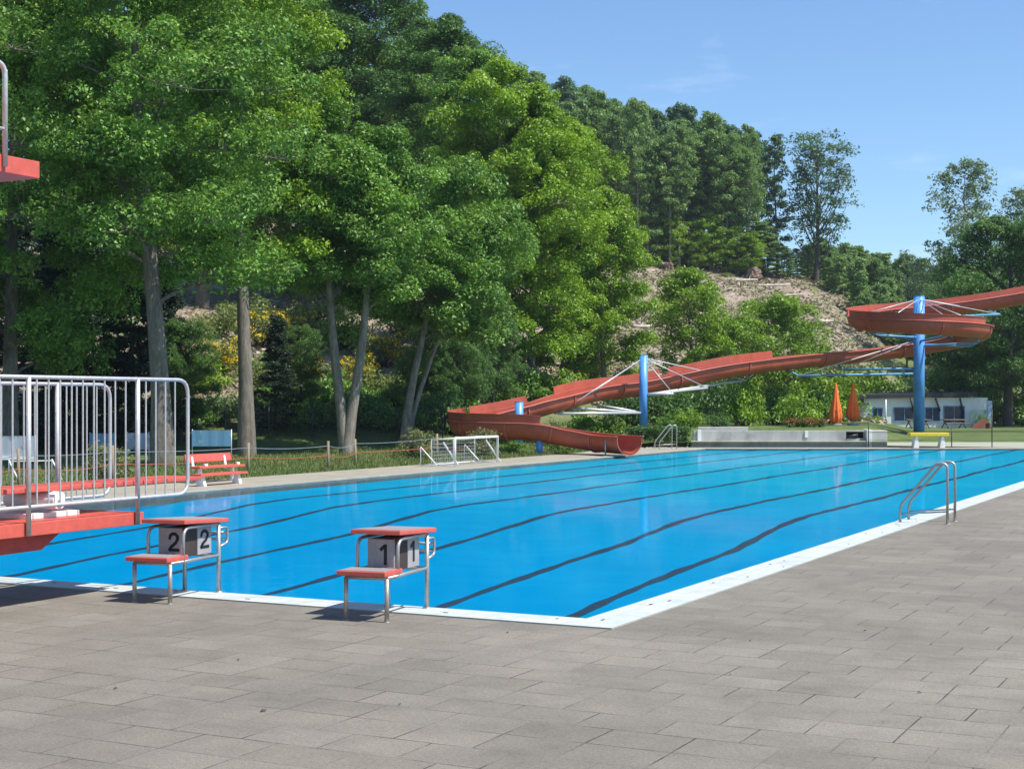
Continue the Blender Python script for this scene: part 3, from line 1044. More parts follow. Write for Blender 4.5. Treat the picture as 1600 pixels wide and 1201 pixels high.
def post(px, d, ztop, zbot, r):
    x = (px-800)/F*d
    b = MB()
    b.tube([(x, d, zbot), (x, d, ztop)], r, 28)
    b.tube([(x, d, ztop), (x, d, ztop+0.02)], r*1.04, 28)
    b.build('support_post', M['blue_paint'], ws, off=ws_loc)
    return Vector((x, d, 0))
q1 = post(1005.5, 65.6, H+71/F*65.6, 0.5, 0.185)
q2 = post(1436, 75, H+163/F*75, 0.2, 0.27)
q3 = post(811, 59.6, H-2/F*59.6, 0.0, 0.165)
q4 = post(843, 55.3, 0.60, -0.1, 0.12)
q5 = post(1700, 80.5, 7.2, 0.2, 0.25)
def arm(b, q, z0, px, py, d, r=0.055):
    e_ = P(px, py, d)
    b.tube([(q.x, q.y, z0), tuple(e_)], r, 8)
    return e_
def near_slide(px, d):
    return min(range(NS), key=lambda i: (800+F*sl[i].x/sl[i].y-px)**2+((sl[i].y-d)*8)**2)
b = MB()
ends1 = [arm(b, q1, 1.42, *q) for q in ((872, 646, 62.8), (890, 637, 64), (925, 631, 65.5))]
ends1b = [arm(b, q1, 2.2, *q) for q in ((1165, 594, 71), (1105, 606, 68), (1052, 615, 65))]
for e_ in ends1+ends1b:                    # hangers up to the chute
    i = min(range(NS), key=lambda k: (sl[k].x-e_.x)**2+(sl[k].y-e_.y)**2)
    zt = sl[i].z-RO
    b.tube([tuple(e_), (sl[i].x, sl[i].y, zt)], 0.04, 6)
b.build('support_arm', M['cable'], ws, off=ws_loc)
b = MB()
ends2 = [arm(b, q2, z, *q) for z, q in ((6.05, (1562, 491, 78)), (5.1, (1372, 524, 73)), (4.95, (1372, 521, 77)), (4.75, (1515, 541, 75.5)), (4.65, (1528, 535, 73)),
         (4.9, (1480, 524, 71.5)), (3.3, (1248, 587, 73)), (3.55, (1318, 577, 75.5)))]
for e_ in ends2:
    i = min(range(NS), key=lambda k: (sl[k].x-e_.x)**2+(sl[k].y-e_.y)**2+3*(sl[k].z-RO-e_.z)**2)
    b.tube([tuple(e_), (sl[i].x, sl[i].y, sl[i].z-RO if e_.z < 5.5 else sl[i].z-RO+0.05)], 0.05, 6)
b.build('support_arm', M['blue_beam'], ws, off=ws_loc)
b = MB()
t1 = H+67/F*65.6
b2 = MB()
for e_ in ends1[:2]+ends1b:
    b2.tube([(q1.x, q1.y, t1), tuple(e_)], 0.022, 6)
b2.build('stay_cable', M['cable'], ws, off=ws_loc)
t2 = H+159/F*75
for e_ in ends2[:1]+[P(1345, 492, 73.6), P(1395, 494, 71.6), P(1480, 496, 71.3), P(1520, 500, 72.6), P(1500, 478, 79)]:
    b.tube([(q2.x, q2.y, t2), tuple(e_)], 0.024, 6)
for e_ in ends2[-2:]:
    b.tube([(q2.x, q2.y, 5.0), tuple(e_)], 0.024, 6)
b.build('stay_cable', M['cable'], ws, off=ws_loc)

# ------------------------------------------------------------------ water polo goals
def goal(label):
    q = G(711, 729)
    t = thing('water_polo_goal', label, 'goal', (q.x, q.y, 0), TH, 'water polo goal on the left bank')
    L, hh, dp = 2.72, 0.84, 0.80           # mouth along y, depth towards -x
    b = MB()
    b.tube([(0, 0, 0.03), (0, 0, hh), (0, L, hh), (0, L, 0.03)], 0.038, 8)
    b.build('mouth_frame', M['white'], t)
    b = MB()
    for y in (0.0, L):
        b.tube([(-dp, y, 0.03), (-dp, y, hh*0.96)], 0.018, 6)
        b.tube([(0, y, 0.05), (-dp, y, 0.05)], 0.022, 6)
        b.tube([(0, y, hh), (-dp, y, hh*0.94)], 0.018, 6)
        b.tube([(0.1, y+0.02, 0.05), (-0.42, y+0.02, hh*0.86)], 0.028, 6)
        b.tube([(-0.45, y-0.3, 0.05), (-1.0, y-0.3, 0.58)], 0.02, 6)
        b.tube([(-1.0, y-0.3, 0.03), (-1.0, y-0.3, 0.58)], 0.016, 6)
        b.tube([(-1.0, y-0.3, 0.05), (-0.45, y-0.3, 0.05)], 0.016, 6)
    b.tube([(-dp, 0, hh*0.94), (-dp, L, hh*0.94)], 0.018, 6)
    b.tube([(-dp, 0, 0.05), (-dp, L, 0.05)], 0.022, 6)
    b.tube([(-dp, L*0.5, 0.05), (-dp, L*0.5, hh*.94)], 0.025, 6)
    b.build('rear_frame', M['white'], t)
    b = MB()
    k = 0.08
    while k < L:
        b.tube([(-dp, k, 0.05), (-dp, k, hh*.94), (0, k, hh)], 0.006, 3, caps=False); k += 0.11
    k = 0.1
    while k < hh*.9:
        b.tube([(0, 0, k), (-dp, 0, k), (-dp, L, k), (0, L, k)], 0.006, 3, caps=False); k += 0.11
    b.build('net', M['net'], t)
    return t
g1 = goal('white water polo goal with net near the slide')
sq = G(97, 752)
sd_ = thing('strut_stand', 'small white tube stand with slanting struts on the lawn behind the diving tower railing', 'stand', (sq.x, sq.y, 0), TH)
for x, y in ((0.0, 0.0), (-0.5, -0.9)):
    b = MB()
    b.tube([(x, y, 0.03), (x-0.32, y, 0.52)], 0.02, 6)
    b.tube([(x-0.32, y, 0.02), (x-0.32, y, 0.54)], 0.014, 6)
    b.tube([(x, y, 0.03), (x-0.42, y, 0.03)], 0.016, 6)
    b.build('strut', M['white'], sd_)
MB().tube([(-0.32, 0.0, 0.50), (-0.82, -0.9, 0.50)], 0.012, 6).build('rail', M['white'], sd_)

# ------------------------------------------------------------------ benches
def line_at_px(u, px):
    q = C0+B*u
    k = (px-800)/F
    t = (k*q.y-q.x)/(A.x-k*A.y)
    return Vector((q.x+A.x*t, q.y+A.y*t, 0))
bl = thing('park_bench', 'red plank bench with backrest and white feet on the left bank', 'bench', tuple(line_at_px(U_OUT+1.75, 338).xy)+(0,), TH)
MB().box((0, 0, 0.37), (0.40, 1.75, 0.05)).build('seat', M['red_paint'], bl, 0.005)
MB().box((-0.25, 0, 0.58), (0.035, 1.75, 0.19), mat=Matrix.Rotation(R(-12), 3, 'Y')).build('backrest', M['red_paint'], bl, 0.005)
for y in (-0.62, 0.62):
    b = MB()
    b.box((0, y, 0.172), (0.09, 0.07, 0.344)); b.box((0, y, 0.025), (0.30, 0.075, 0.05)); b.box((-0.225, y, 0.45), (0.045, 0.08, 0.34), mat=Matrix.Rotation(R(-12), 3, 'Y')); b.box((0.17, y, 0.425), (0.06, 0.10, 0.06))
    b.build('foot', M['white'], bl, 0.01)
lb = thing('low_bench', 'low backless red plank bench in front of the bench with backrest', 'bench', tuple(line_at_px(U_OUT+0.85, 343).xy)+(0,), TH)
MB().box((0, 0, 0.255), (0.32, 1.75, 0.05)).build('seat', M['red_paint'], lb, 0.005)
for y in (-0.66, 0.66):
    b = MB()
    b.add([(x, y+w, z) for w in (-.05, .05) for x, z in ((-0.12, 0), (0.12, 0), (0.05, 0.228), (-0.05, 0.228))], [(0, 1, 2, 3), (7, 6, 5, 4), (0, 4, 5, 1), (1, 5, 6, 2), (2, 6, 7, 3), (3, 7, 4, 0)])
    b.build('foot', M['white'], lb, 0.01)

# ------------------------------------------------------------------ rope fence on the left lawn
rf = thing('rope_fence', 'low rope fence of wooden posts with orange and pale ropes along the lawn', 'fence', (0, 0, 0))
tops = []
for px, py in ((-130, 778), (30, 764), (176, 753), (388, 738), (513, 733), (556, 728), (682, 718), (760, 712)):
    q = G(px, py)
    hgt = random.uniform(0.80, 0.95)
    MB().tube([(q.x, q.y, -0.2), (q.x+random.uniform(-.03, .03), q.y, hgt)], 0.036, 8).build('post', M['wood'], rf)
    tops.append((q, hgt))
for z, mk, rad in ((0.43, 'orange_rope', 0.012), (0.72, 'pale_rope', 0.010)):
    b = MB()
    for (a, ha), (c, hc) in zip(tops, tops[1:]):
        pts_ = []
        sag = random.uniform(.03, .10)
        for k in range(9):
            t = k/8
            p = a.lerp(c, t)
            pts_.append((p.x, p.y, z*ha/0.87*(1-t)+z*hc/0.87*t-sag*4*t*(1-t)))
        b.tube(pts_, rad, 5, caps=False)
    b.build('rope', M[mk], rf)

# ------------------------------------------------------------------ wire fence and banners behind the trees
wf = thing('wire_fence', 'dark wire mesh fence behind the tall trees', 'fence', (0, 0, 0))
fx = [(px, 61.0) for px in range(-260, 700, 68)]
pp = [on_ground(px, d_) for px, d_ in fx]
for q in pp:
    MB().tube([(q.x, q.y, q.z-.2), (q.x, q.y, q.z+1.35)], 0.03, 6).build('post', M['fence'], wf)
b = MB()
for a, c in zip(pp, pp[1:]):
    for k in range(8):
        z = 0.1+k*0.17
        b.tube([(a.x, a.y, a.z+z), (c.x, c.y, c.z+z)], 0.008, 3, caps=False)
    for k in range(11):
        q = a.lerp(c, k/11)
        b.tube([(q.x, q.y, q.z), (q.x, q.y, q.z+1.3)], 0.008, 3, caps=False)
b.build('mesh', M['fence'], wf)
def bannermat(name, bg, fg, sc):
    m, nt, bs, out = nmat(name)
    v = coords(nt)
    f = noise(nt, v, sc, 4, 0.6)
    c = mix(nt, ramp(nt, f, [(0.55, (0, 0, 0)), (0.6, (1, 1, 1))]), bg, fg)
    nt.links.new(c, bs.inputs['Base Color'])
    bs.inputs['Roughness'].default_value = 0.6
    return m
M['ban_a'] = bannermat('grey_print_banner', (0.44, 0.47, 0.53), (0.25, 0.28, 0.35), 2.6)
M['ban_b'] = bannermat('blue_print_banner', (0.13, 0.30, 0.46), (0.26, 0.42, 0.52), 2.2)
for px0, px1, py0, py1, d_, mk, lab in ((-30, 55, 681, 714, 41, 'ban_a', 'faded pale grey banner with a white lower rail, behind the railing'),
                                       (140, 178, 677, 700, 46, 'ban_b', 'small blue banner above the variegated bush behind the railing'),
                                       (198, 232, 676, 702, 46.5, 'ban_a', 'small grey banner beside the trunk behind the railing'),
                                       (300, 361, 672, 697, 51, 'ban_b', 'light blue banner hung behind the red bench')):
    a, c = P(px0, py1, d_), P(px1, py0, d_)
    t = thing('banner', lab, 'banner', (a.x, d_, ground_z(a.x, d_)), 0, 'banners hung behind the lawn')
    w, z0, z1 = c.x-a.x, a.z-t.location.z, c.z-t.location.z
    nx = 12
    b = MB()
    vs = [(w*i/nx, 0.006*math.sin(i*1.7)+k*0.012, z) for k in (0, 1) for z in (z0, z1) for i in range(nx+1)]
    n = nx+1
    fs = [(i, i+1, n+i+1, n+i) for i in range(nx)]+[(2*n+i, 3*n+i, 3*n+i+1, 2*n+i+1) for i in range(nx)]
    b.add(vs, fs)
    b.build('sheet', M[mk], t)
    for x in (0.0, w):
        MB().tube([(x, 0.05, -0.2), (x, 0.05, z1+0.03)], 0.02, 6).build('pole', M['galv'], t)
    if mk == 'ban_a' and px0 < 0:
        MB().box((w/2, -0.02, z0-0.03), (w, 0.05, 0.08)).build('rail', M['white'], t)

# ------------------------------------------------------------------ retaining wall, hedge, far bank
DWL = 63.9
xw0, xw1 = (1078-800)/F*DWL, (1352-800)/F*DWL
cw = thing('retaining_wall', 'stained low concrete retaining wall with a ledge at the far end of the pool', 'wall', (xw0, DWL, 0))
W_ = xw1-xw0
MB().box2((0, -0.28, -0.2), (W_, 0.6, 0.26)).build('ledge', M['concrete'], cw, 0.01)
b = MB()
xg0 = (1322-800)/F*DWL-xw0
b.box2((0.15, 0.0, 0.262), (xg0, 0.3, 0.69)); b.box2((xg0, 0.0, 0.262), (W_, 0.3, 0.36)); b.box2((xg0, 0.02, 0.64), (W_, 0.3, 0.70))
b.build('wall_face', M['concrete'], cw, 0.008)
MB().box2((xg0+.02, 0.28, 0.35), (W_-.02, 0.32, 0.65)).build('recess', M['black'], cw)
MB().tube([(xg0+0.05, 0.02, 0.42), (xg0+0.5, 0.02, 0.5)], 0.07, 10).build('pipe', M['dark_metal'], cw)
MB().box2((0.32, -0.06, 0.262), (0.47, 0.0, 0.74)).build('pilaster', M['white'], cw)
MB().box2((xg0-1.75, -0.05, 0.40), (xg0-1.62, 0.0, 0.68)).build('pilaster', M['white'], cw)
b = MB().box2((0.45, 0.9, 0.60), (2.6, 1.05, 0.83)); b.build('upper_kerb', M['concrete_light'], cw, 0.01)
bp_ = thing('concrete_pier', 'whitewashed concrete block at the end of the retaining wall', 'pier', ((1352-800)/F*DWL, DWL, 0))
b = MB().box2((0.003, -0.30, -0.2), (0.20, 0.62, 0.74)); b.build('edge_post', M['white'], bp_, 0.01)
b = MB().box2((0.203, -0.2, -0.2), (0.88, 0.60, 0.70)); b.build('block', M['concrete_light'], bp_, 0.015)

def hedge(name, label, x0, x1, y0, y1, z0, z1, mat_, per=5200, leaf=0.07, seed=1):
    t = thing(name, label, 'hedge', ((x0+x1)/2, (y0+y1)/2, z0))
    rng = np.random.default_rng(seed)
    n = per
    p = rng.random((n, 3))
    fce = rng.integers(0, 3, n)
    p[fce == 0, 2] = 1-0.12*rng.random((fce == 0).sum())
    p[fce == 1, 1] = 0.2*rng.random((fce == 1).sum())
    p = p*np.array([x1-x0, y1-y0, z1-z0])-np.array([(x1-x0)/2, (y1-y0)/2, 0])
    p += rng.normal(size=p.shape)*0.03
    lv = leaves(rng, p, np.full((n, 3), 0.06), 2, leaf)
    link('foliage', raw_mesh('foliage', lv, 4, M[mat_]), t)
    b = MB()
    k = x0-(x0+x1)/2+0.3
    while k < (x1-x0)/2:
        b.tube([(k, 0, -0.2), (k, 0, (z1-z0)*0.8)], 0.04, 5); k += 0.5
    b.box2((-(x1-x0)/2+.15, -(y1-y0)/2+.15, 0), ((x1-x0)/2-.15, (y1-y0)/2-.1, (z1-z0)*0.85))
    b.build('stems', M['bark_dark'], t)
    return t
hedge('clipped_hedge', 'dark clipped hedge between slide outlet and retaining wall', (978-800)/F*64, (1077-800)/F*64, 63.5, 64.5, 0.0, 0.80, 'leaf_dark', 5200, 0.075, 4)

# yellow board on concrete feet at the far edge
yb = thing('yellow_bench', 'yellow board on two pale concrete feet at the far pool edge', 'bench', ((1450-800)/F*62.4, 62.4, 0))
MB().box2((-0.80, -0.25, 0.49), (0.80, 0.25, 0.635)).build('board', M['yellow'], yb, 0.02)
for x in (-0.52, 0.56):
    b = MB()
    b.add([(x+sx, y, z) for y in (-.2, .2) for sx, z in ((-.13, 0), (.10, 0), (.05, .488), (-.05, .488))], [(0, 1, 2, 3), (7, 6, 5, 4), (0, 4, 5, 1), (1, 5, 6, 2), (2, 6, 7, 3), (3, 7, 4, 0)])
    b.build('foot', M['white'], yb, 0.015)

# thin post and wire fence on the far bank
pf = thing('post_fence', 'thin dark metal posts with a low wire on the far bank', 'fence', ((1358-800)/F*63.2, 63.2, 0))
ox = pf.location.x
for px, pt in ((1357, 655), (1487, 668), (1550, 640), (1640, 640)):
    x = (px-800)/F*63.2-ox
    MB().tube([(x, 0, -0.2), (x, 0, H+(HOR-pt)/F*63.2)], 0.022, 6).build('post', M['dark_metal'], pf)
b = MB()
b.tube([((1357-800)/F*63.2-ox, 0, 0.63), ((1640-800)/F*63.2-ox, 0, 0.63)], 0.012, 5)
b.tube([((1357-800)/F*63.2-ox, 0, 0.3), ((1640-800)/F*63.2-ox, 0, 0.3)], 0.006, 5)
b.build('wire', M['dark_metal'], pf)

# ------------------------------------------------------------------ closed parasols
def parasol(px, d_, top, bot, zb, label, seed):
    x = (px-800)/F*d_
    t = thing('closed_parasol', label, 'parasol', (x, d_, zb), 0.3*seed, 'closed orange parasols')
    zt, zl = H+(HOR-top)/F*d_-zb, H+(HOR-bot)/F*d_-zb
    MB().tube([(0, 0, -0.1), (0, 0, zt-0.05)], 0.024, 8).build('pole', M['galv'], t)
    b = MB().tube([(0, 0, 0.0), (0, 0, 0.07)], 0.28, 16); b.build('base', M['concrete'], t)
    n = 32
    vs, fs = [], []
    L = zt-zl
    lev = [(0, .02), (.06, .06), (.2, .10), (.45, .17), (.68, .25), (.84, .285), (.94, .25), (1.0, .16)]
    for f_, r_ in lev:
        for j in range(n):
            a = 2*PI*j/n
            k = 1+0.28*f_*math.cos(8*a+seed)
            vs.append((r_*k*math.cos(a), r_*k*math.sin(a), zt-L*f_+0.03*math.cos(8*a)*f_))
    for i in range(len(lev)-1):
        for j in range(n):
            fs.append((i*n+j, (i+1)*n+j, (i+1)*n+(j+1) % n, i*n+(j+1) % n))
    b = MB().add(vs, fs, True)
    b.build('canopy', M['orange_cloth'], t)
    b = MB()
    ring = [(0.265*math.cos(2*PI*k/20), 0.265*math.sin(2*PI*k/20), zt-L*0.66) for k in range(21)]
    b.tube(ring, 0.012, 5, caps=False)
    b.build('tie_strap', M['orange_cloth'], t)
parasol(1306, 72, 598, 661, 0.78, 'closed orange parasol nearer the dark bushes', 1)
parasol(1333, 72.5, 597, 656, 0.78, 'closed orange parasol in front of the white annex', 2)

# ------------------------------------------------------------------ white pool building
DB = 95.0
def bx(px):
    return (px-800)/F*DB
zb = 0.28
bd = thing('pool_building', 'low white pool building with dark flat roof and blue windows', 'building', (bx(1350), DB, zb))
ox = bx(1350)
def X(px):
    return bx(px)-ox
def Z(py):
    return H+(HOR-py)/F*DB-zb
MB().box2((0, 0, -0.3), (X(1543), 6, Z(621))).build('wall', M['off_white'], bd)
MB().box2((X(1543)+.003, -0.05, -0.3), (X(1550), 6, Z(626))).build('blue_gable', simple('pale_blue_panel', (0.40, 0.52, 0.68), 0.6), bd)
b = MB()
rv = [(-0.5, -0.30, Z(623)), (X(1526), -0.30, Z(619)), (X(1526), 6.4, Z(617)), (-0.5, 6.4, Z(620))]
b.add(rv+[(x, y, z+0.26) for x, y, z in rv], [(3, 2, 1, 0), (4, 5, 6, 7), (0, 1, 5, 4), (1, 2, 6, 5), (2, 3, 7, 6), (3, 0, 4, 7)])
b.build('roof', M['roof'], bd)
for px0, px1, py0, py1, mk in ((1397, 1429, 637, 657, 'win'), (1446, 1468, 637, 657, 'win'), (1475, 1506, 635, 660, 'win'), (1364, 1378, 638, 666, 'win')):
    fo = MB()
    x0, x1, z0, z1 = X(px0), X(px1), Z(py1), Z(py0)
    for a, c in (((x0-.05, z0-.05), (x1+.05, z0)), ((x0-.05, z1), (x1+.05, z1+.05)), ((x0-.05, z0), (x0, z1)), ((x1, z0), (x1+.05, z1)), (((x0+x1)/2-.02, z0), ((x0+x1)/2+.02, z1))):
        fo.box2((a[0], -0.06, a[1]), (c[0], -0.004, c[1]))
    w = fo.build('window' if py1 < 662 else 'door', M['blue_beam'], bd)
    MB().box2((x0, -0.03, z0), (x1, -0.006, z1)).build('pane', M[mk], w)
b = MB().box2((X(1508), -1.0, -0.1), (X(1534), -0.96, Z(640))); b.build('glass_screen', M['win_green'], bd)
for px, dx in ((1425, 4), (1465, 5), (1502, 4)):
    b = MB().tube([(X(px-dx), -0.25, Z(622)), (X(px+dx-2), -0.10, Z(642))], 0.06, 6); b.build('roof_strut', M['fascia'], bd)
MB().tube([(X(1375.5), -1.4, -0.1), (X(1375.5), -1.4, Z(624))], 0.045, 8).build('white_pole', M['white'], bd)
ax = thing('annex', 'small pale annex left of the white building', 'annex', (bx(1318), DB-1, zb))
MB().box2((0, 0, -0.3), (bx(1349)-bx(1318), 4, Z(632))).build('wall', simple('bluish_render', (0.42, 0.48, 0.55), 0.8), ax)
MB().box2((-0.1, -0.2, Z(632)), (bx(1349)-bx(1318)+0.1, 4.2, Z(629.5))).build('roof', M['roof'], ax)
fo = MB().box2((0.25, -0.03, 0.1), (0.75, -0.004, Z(641))); fo.build('window', M['win'], ax)
hut = thing('play_hut', 'small red brown pitched play hut on the lawn', 'hut', (bx(1503), DB-4, zb))
b = MB().add([(-0.55, -.4, 0), (0.5, -.4, 0), (0.25, -.4, .52), (0.1, -.4, .56), (-0.55, .5, 0), (0.5, .5, 0), (0.25, .5, .52), (0.1, .5, .56)],
             [(0, 1, 2, 3), (7, 6, 5, 4), (1, 5, 6, 2), (2, 6, 7, 3), (3, 7, 4, 0)])
b.build('roof', M['red_brown'], hut)
MB().box2((0.12, -0.41, 0), (0.34, -0.402, 0.33)).build('opening', M['black'], hut)
for px, lab in ((1412, 'dark picnic table in front of the building windows'), (1467, 'dark picnic table beside the red brown play hut')):
    pt = thing('picnic_table', lab, 'table', (bx(px), DB-3.2, zb), 0.1, 'picnic tables by the building')
    MB().box((0, 0, 0.52), (1.5, 0.7, 0.05)).build('table_top', M['wood'], pt)
    for y in (-.6, .6):
        MB().box((0, y, 0.33), (1.5, 0.25, 0.04)).build('seat', M['wood'], pt)
    for x in (-.55, .55):
        b = MB().tube([(x, -.55, 0), (x, .2, .5)], .03, 5).tube([(x, .55, 0), (x, -.2, .5)], .03, 5); b.build('leg', M['dark_metal'], pt)

# ------------------------------------------------------------------ trees
def dome(Rm, lo=0.4, pw=0.5):
    """rounded crown, widest at two fifths of its height"""
    def f(t):
        if t < 0.4:
            return Rm*(0.72+0.28*math.sin(t/0.4*PI/2))
        return Rm*max(0.16, (1-((t-0.4)/0.62)**2.4)**0.6 if t < 1.0 else 0.16)
    return f
def cone(Rm):
    return lambda t: Rm*(1.0-0.93*t)
GB = 'tall broadleaf trees along the left bank'
make_tree('maple', 'leaf_maple', 'bark', limb_r=0.2, shell=0.7, seed=1, h=17, base=5.6, rfun=dome(4.0, 0.35, 0.7), nlimb=36, trunk_r=0.34, lean=(-0.9, 0.3), clump=0.46, flat=0.72, per=120, lobe=0.42, leaf=0.12, el0=0.55, curl=-0.7, nsub=13)
make_tree('maple_b', 'leaf_maple', 'bark', limb_r=0.2, shell=0.7, seed=12, h=16, base=3.4, rfun=dome(4.0, 0.4, 0.6), nlimb=38, trunk_r=0.3, lean=(0.3, 0.3), clump=0.46, flat=0.72, per=120, lobe=0.42, leaf=0.12, el0=0.5, curl=-0.8, nsub=13)
make_tree('lime_tall', 'leaf_fresh', 'bark', lobe=0.42, limb_r=0.2, shell=0.7, seed=2, h=21, base=7.0, rfun=dome(3.2, 0.4, 0.55), nlimb=38, trunk_r=0.30, lean=(0.2, 0.0), clump=0.44, flat=0.72, per=100, leaf=0.125, el0=0.6, curl=-0.7, nsub=11)
make_tree('twin', 'leaf_maple', 'bark_pale', lobe=0.45, limb_r=0.2, shell=0.7, seed=3, h=13, base=5.6, rfun=dome(2.5, 0.4, 0.6), nlimb=20, trunk_r=0.23, clump=0.42, flat=0.72, per=105, leaf=0.12, el0=0.6, curl=-0.7, nsub=11,
          stems=[dict(seed=3, lean=(-1.1, 0.2)), dict(seed=31, lean=(1.3, -0.2), h=12)])
make_tree('leaner', 'leaf_maple', 'bark_pale', lobe=0.45, limb_r=0.2, shell=0.7, seed=4, h=11.5, base=4.6, rfun=dome(2.6, 0.4, 0.6), nlimb=20, trunk_r=0.19, lean=(2.0, 0.3), clump=0.42, flat=0.72, per=105, leaf=0.12, el0=0.55, curl=-0.7, nsub=11,
          stems=[dict(seed=4), dict(seed=41, lean=(3.2, 0.6), h=9.5, trunk_r=0.12)])
make_tree('tall_dark', 'leaf_dark', 'bark_dark', lobe=0.42, shell=0.7, seed=5, h=20, base=6.5, rfun=dome(2.8, 0.45, 0.5), nlimb=40, trunk_r=0.28, clump=0.46, flat=0.72, per=90, leaf=0.14, el0=0.6, curl=-0.6, nsub=9)
make_tree('tall_dark_b', 'leaf_maple', 'bark_dark', lobe=0.42, shell=0.7, seed=6, h=20, base=6.5, rfun=dome(3.1, 0.4, 0.5), nlimb=40, trunk_r=0.28, clump=0.46, flat=0.72, per=90, leaf=0.14, el0=0.6, curl=-0.6, nsub=9)
make_tree('beech', 'leaf_fresh', 'bark', lobe=0.42, shell=0.7, seed=7, h=16, base=2.2, rfun=dome(3.5, 0.4, 0.55), nlimb=38, trunk_r=0.24, clump=0.44, flat=0.72, per=95, leaf=0.135, el0=0.65, curl=-0.7, nsub=10)
make_tree('beech_b', 'leaf_fresh', 'bark', lobe=0.42, shell=0.7, seed=8, h=13, base=1.5, rfun=dome(3.0, 0.4, 0.55), nlimb=34, trunk_r=0.2, clump=0.44, flat=0.72, per=95, leaf=0.135, el0=0.65, curl=-0.7, nsub=10)
make_tree('spruce', 'leaf_needle', 'bark_dark', seed=9, h=12, base=0.4, rfun=cone(2.6), nlimb=70, trunk_r=0.16, clump=0.42, flat=0.35, per=40, leaf=0.17, el0=-0.2, curl=-0.1, nsub=5, droop=0.5, lobe_z=0.3)
make_tree('small_lime', 'leaf_lime', 'bark', seed=10, h=7, base=0.6, rfun=dome(2.9, 0.45, 0.55), nlimb=40, trunk_r=0.14, clump=0.42, flat=0.72, per=48, leaf=0.15, el0=0.6, curl=-0.5, nsub=6)
make_tree('small_loose', 'leaf_fresh', 'bark', seed=13, h=8, base=0.7, rfun=dome(2.1, 0.4, 0.55), nlimb=40, trunk_r=0.12, clump=0.38, flat=0.72, per=42, leaf=0.15, el0=0.7, curl=-0.5, nsub=5)
make_tree('oak', 'leaf_dark', 'bark_dark', lobe=0.44, shell=0.7, seed=11, h=13, base=2.4, rfun=dome(4.3, 0.45, 0.5), nlimb=36, trunk_r=0.33, clump=0.5, flat=0.72, per=95, leaf=0.15, el0=0.45, curl=-0.5, nsub=11)
make_tree('grey_birch', 'leaf_grey', 'bark_pale', seed=14, h=20, base=4.5, rfun=dome(3.4, 0.35, 0.8), nlimb=46, trunk_r=0.2, clump=0.5, flat=0.7, per=13, leaf=0.26, el0=0.8, nsub=5)
make_tree('bare_thin', 'leaf_grey', 'bark_dark', seed=15, h=13, base=4.0, rfun=dome(2.3, 0.3, 0.9), nlimb=30, trunk_r=0.12, clump=0.45, flat=0.7, per=5, leaf=0.25, el0=0.7, nsub=4, bare=0.35)
make_tree('ridge_a', 'leaf_ridge', 'bark_pale', seed=16, h=20, base=8.5, rfun=dome(2.8, 0.4, 0.55), nlimb=32, trunk_r=0.26, clump=0.62, flat=0.6, per=22, leaf=0.34, el0=0.6, curl=-0.5, nsub=4)
make_tree('ridge_b', 'leaf_ridge', 'bark', seed=17, h=20, base=1.5, rfun=dome(2.6, 0.45, 0.5), nlimb=44, trunk_r=0.22, clump=0.62, flat=0.6, per=22, leaf=0.34, el0=0.5, curl=-0.5, nsub=4)
make_tree('ridge_c', 'leaf_ridge_dark', 'bark_dark', seed=18, h=20, base=5.0, rfun=dome(2.7, 0.4, 0.5), nlimb=38, trunk_r=0.24, clump=0.62, flat=0.6, per=22, leaf=0.34, el0=0.7, curl=-0.5, nsub=4)
make_tree('ridge_fan', 'leaf_ridge_dark', 'bark_dark', seed=19, h=15, base=3.0, rfun=lambda t: 4.6+1.2*math.sin(PI*t), nlimb=46, trunk_r=0.3, clump=0.52, flat=0.9, per=13, leaf=0.30, el0=0.75, curl=0.55, nsub=5, lobe=0.26, lobe_z=0.9)
make_tree('ridge_thin', 'leaf_ridge_dark', 'bark_dark', seed=20, h=18, base=2.0, rfun=dome(1.7, 0.4, 0.5), nlimb=40, trunk_r=0.18, clump=0.5, flat=0.7, per=15, leaf=0.32, el0=0.6, nsub=4)
make_tree('young', 'leaf_young', 'bark_dark', seed=21, h=6, base=0.2, rfun=cone(1.7), nlimb=34, trunk_r=0.07, clump=0.40, flat=0.6, per=18, leaf=0.26, el0=0.1, nsub=3, lobe_z=0.4)
make_tree('young_b', 'leaf_ridge', 'bark_dark', seed=22, h=6, base=0.3, rfun=dome(1.8, 0.45, 0.5), nlimb=28, trunk_r=0.08, clump=0.42, flat=0.6, per=20, leaf=0.26, el0=0.4, nsub=4)

NB = 'tree'
put_tree('maple', 'maple_tree', 'broad maple with thick grey trunk behind the diving tower railing', NB, on_ground(250, 45), 0.0, 1.0, GB)
put_tree('maple_b', 'maple_tree', 'broad maple at the frame edge behind the high diving platform', NB, on_ground(20, 49), 1.2, 1.0, GB)
put_tree('lime_tall', 'broadleaf_tree', 'tall fresh green tree with straight mossy trunk right beside the red bench', NB, on_ground(379, 53), 0.5, 1.0, GB)
put_tree('twin', 'broadleaf_tree', 'tree with two pale trunks forking from one base on the lawn', NB, on_ground(541, 56), 0.0, 1.0, GB)
put_tree('leaner', 'broadleaf_tree', 'tree with leaning pale forked trunk beside the start of the slide loop', NB, on_ground(634, 60.3), 0.0, 1.0, GB)
put_tree('tall_dark', 'broadleaf_tree', 'very tall dark green tree whose top stands against the sky', NB, on_ground(690, 86), 0.4, (1.12, 1.12, 0.96), GB)
put_tree('tall_dark', 'broadleaf_tree', 'very tall dark tree behind the twin trunk tree', NB, on_ground(590, 96), 2.2, (1.3, 1.3, 1.15), GB)
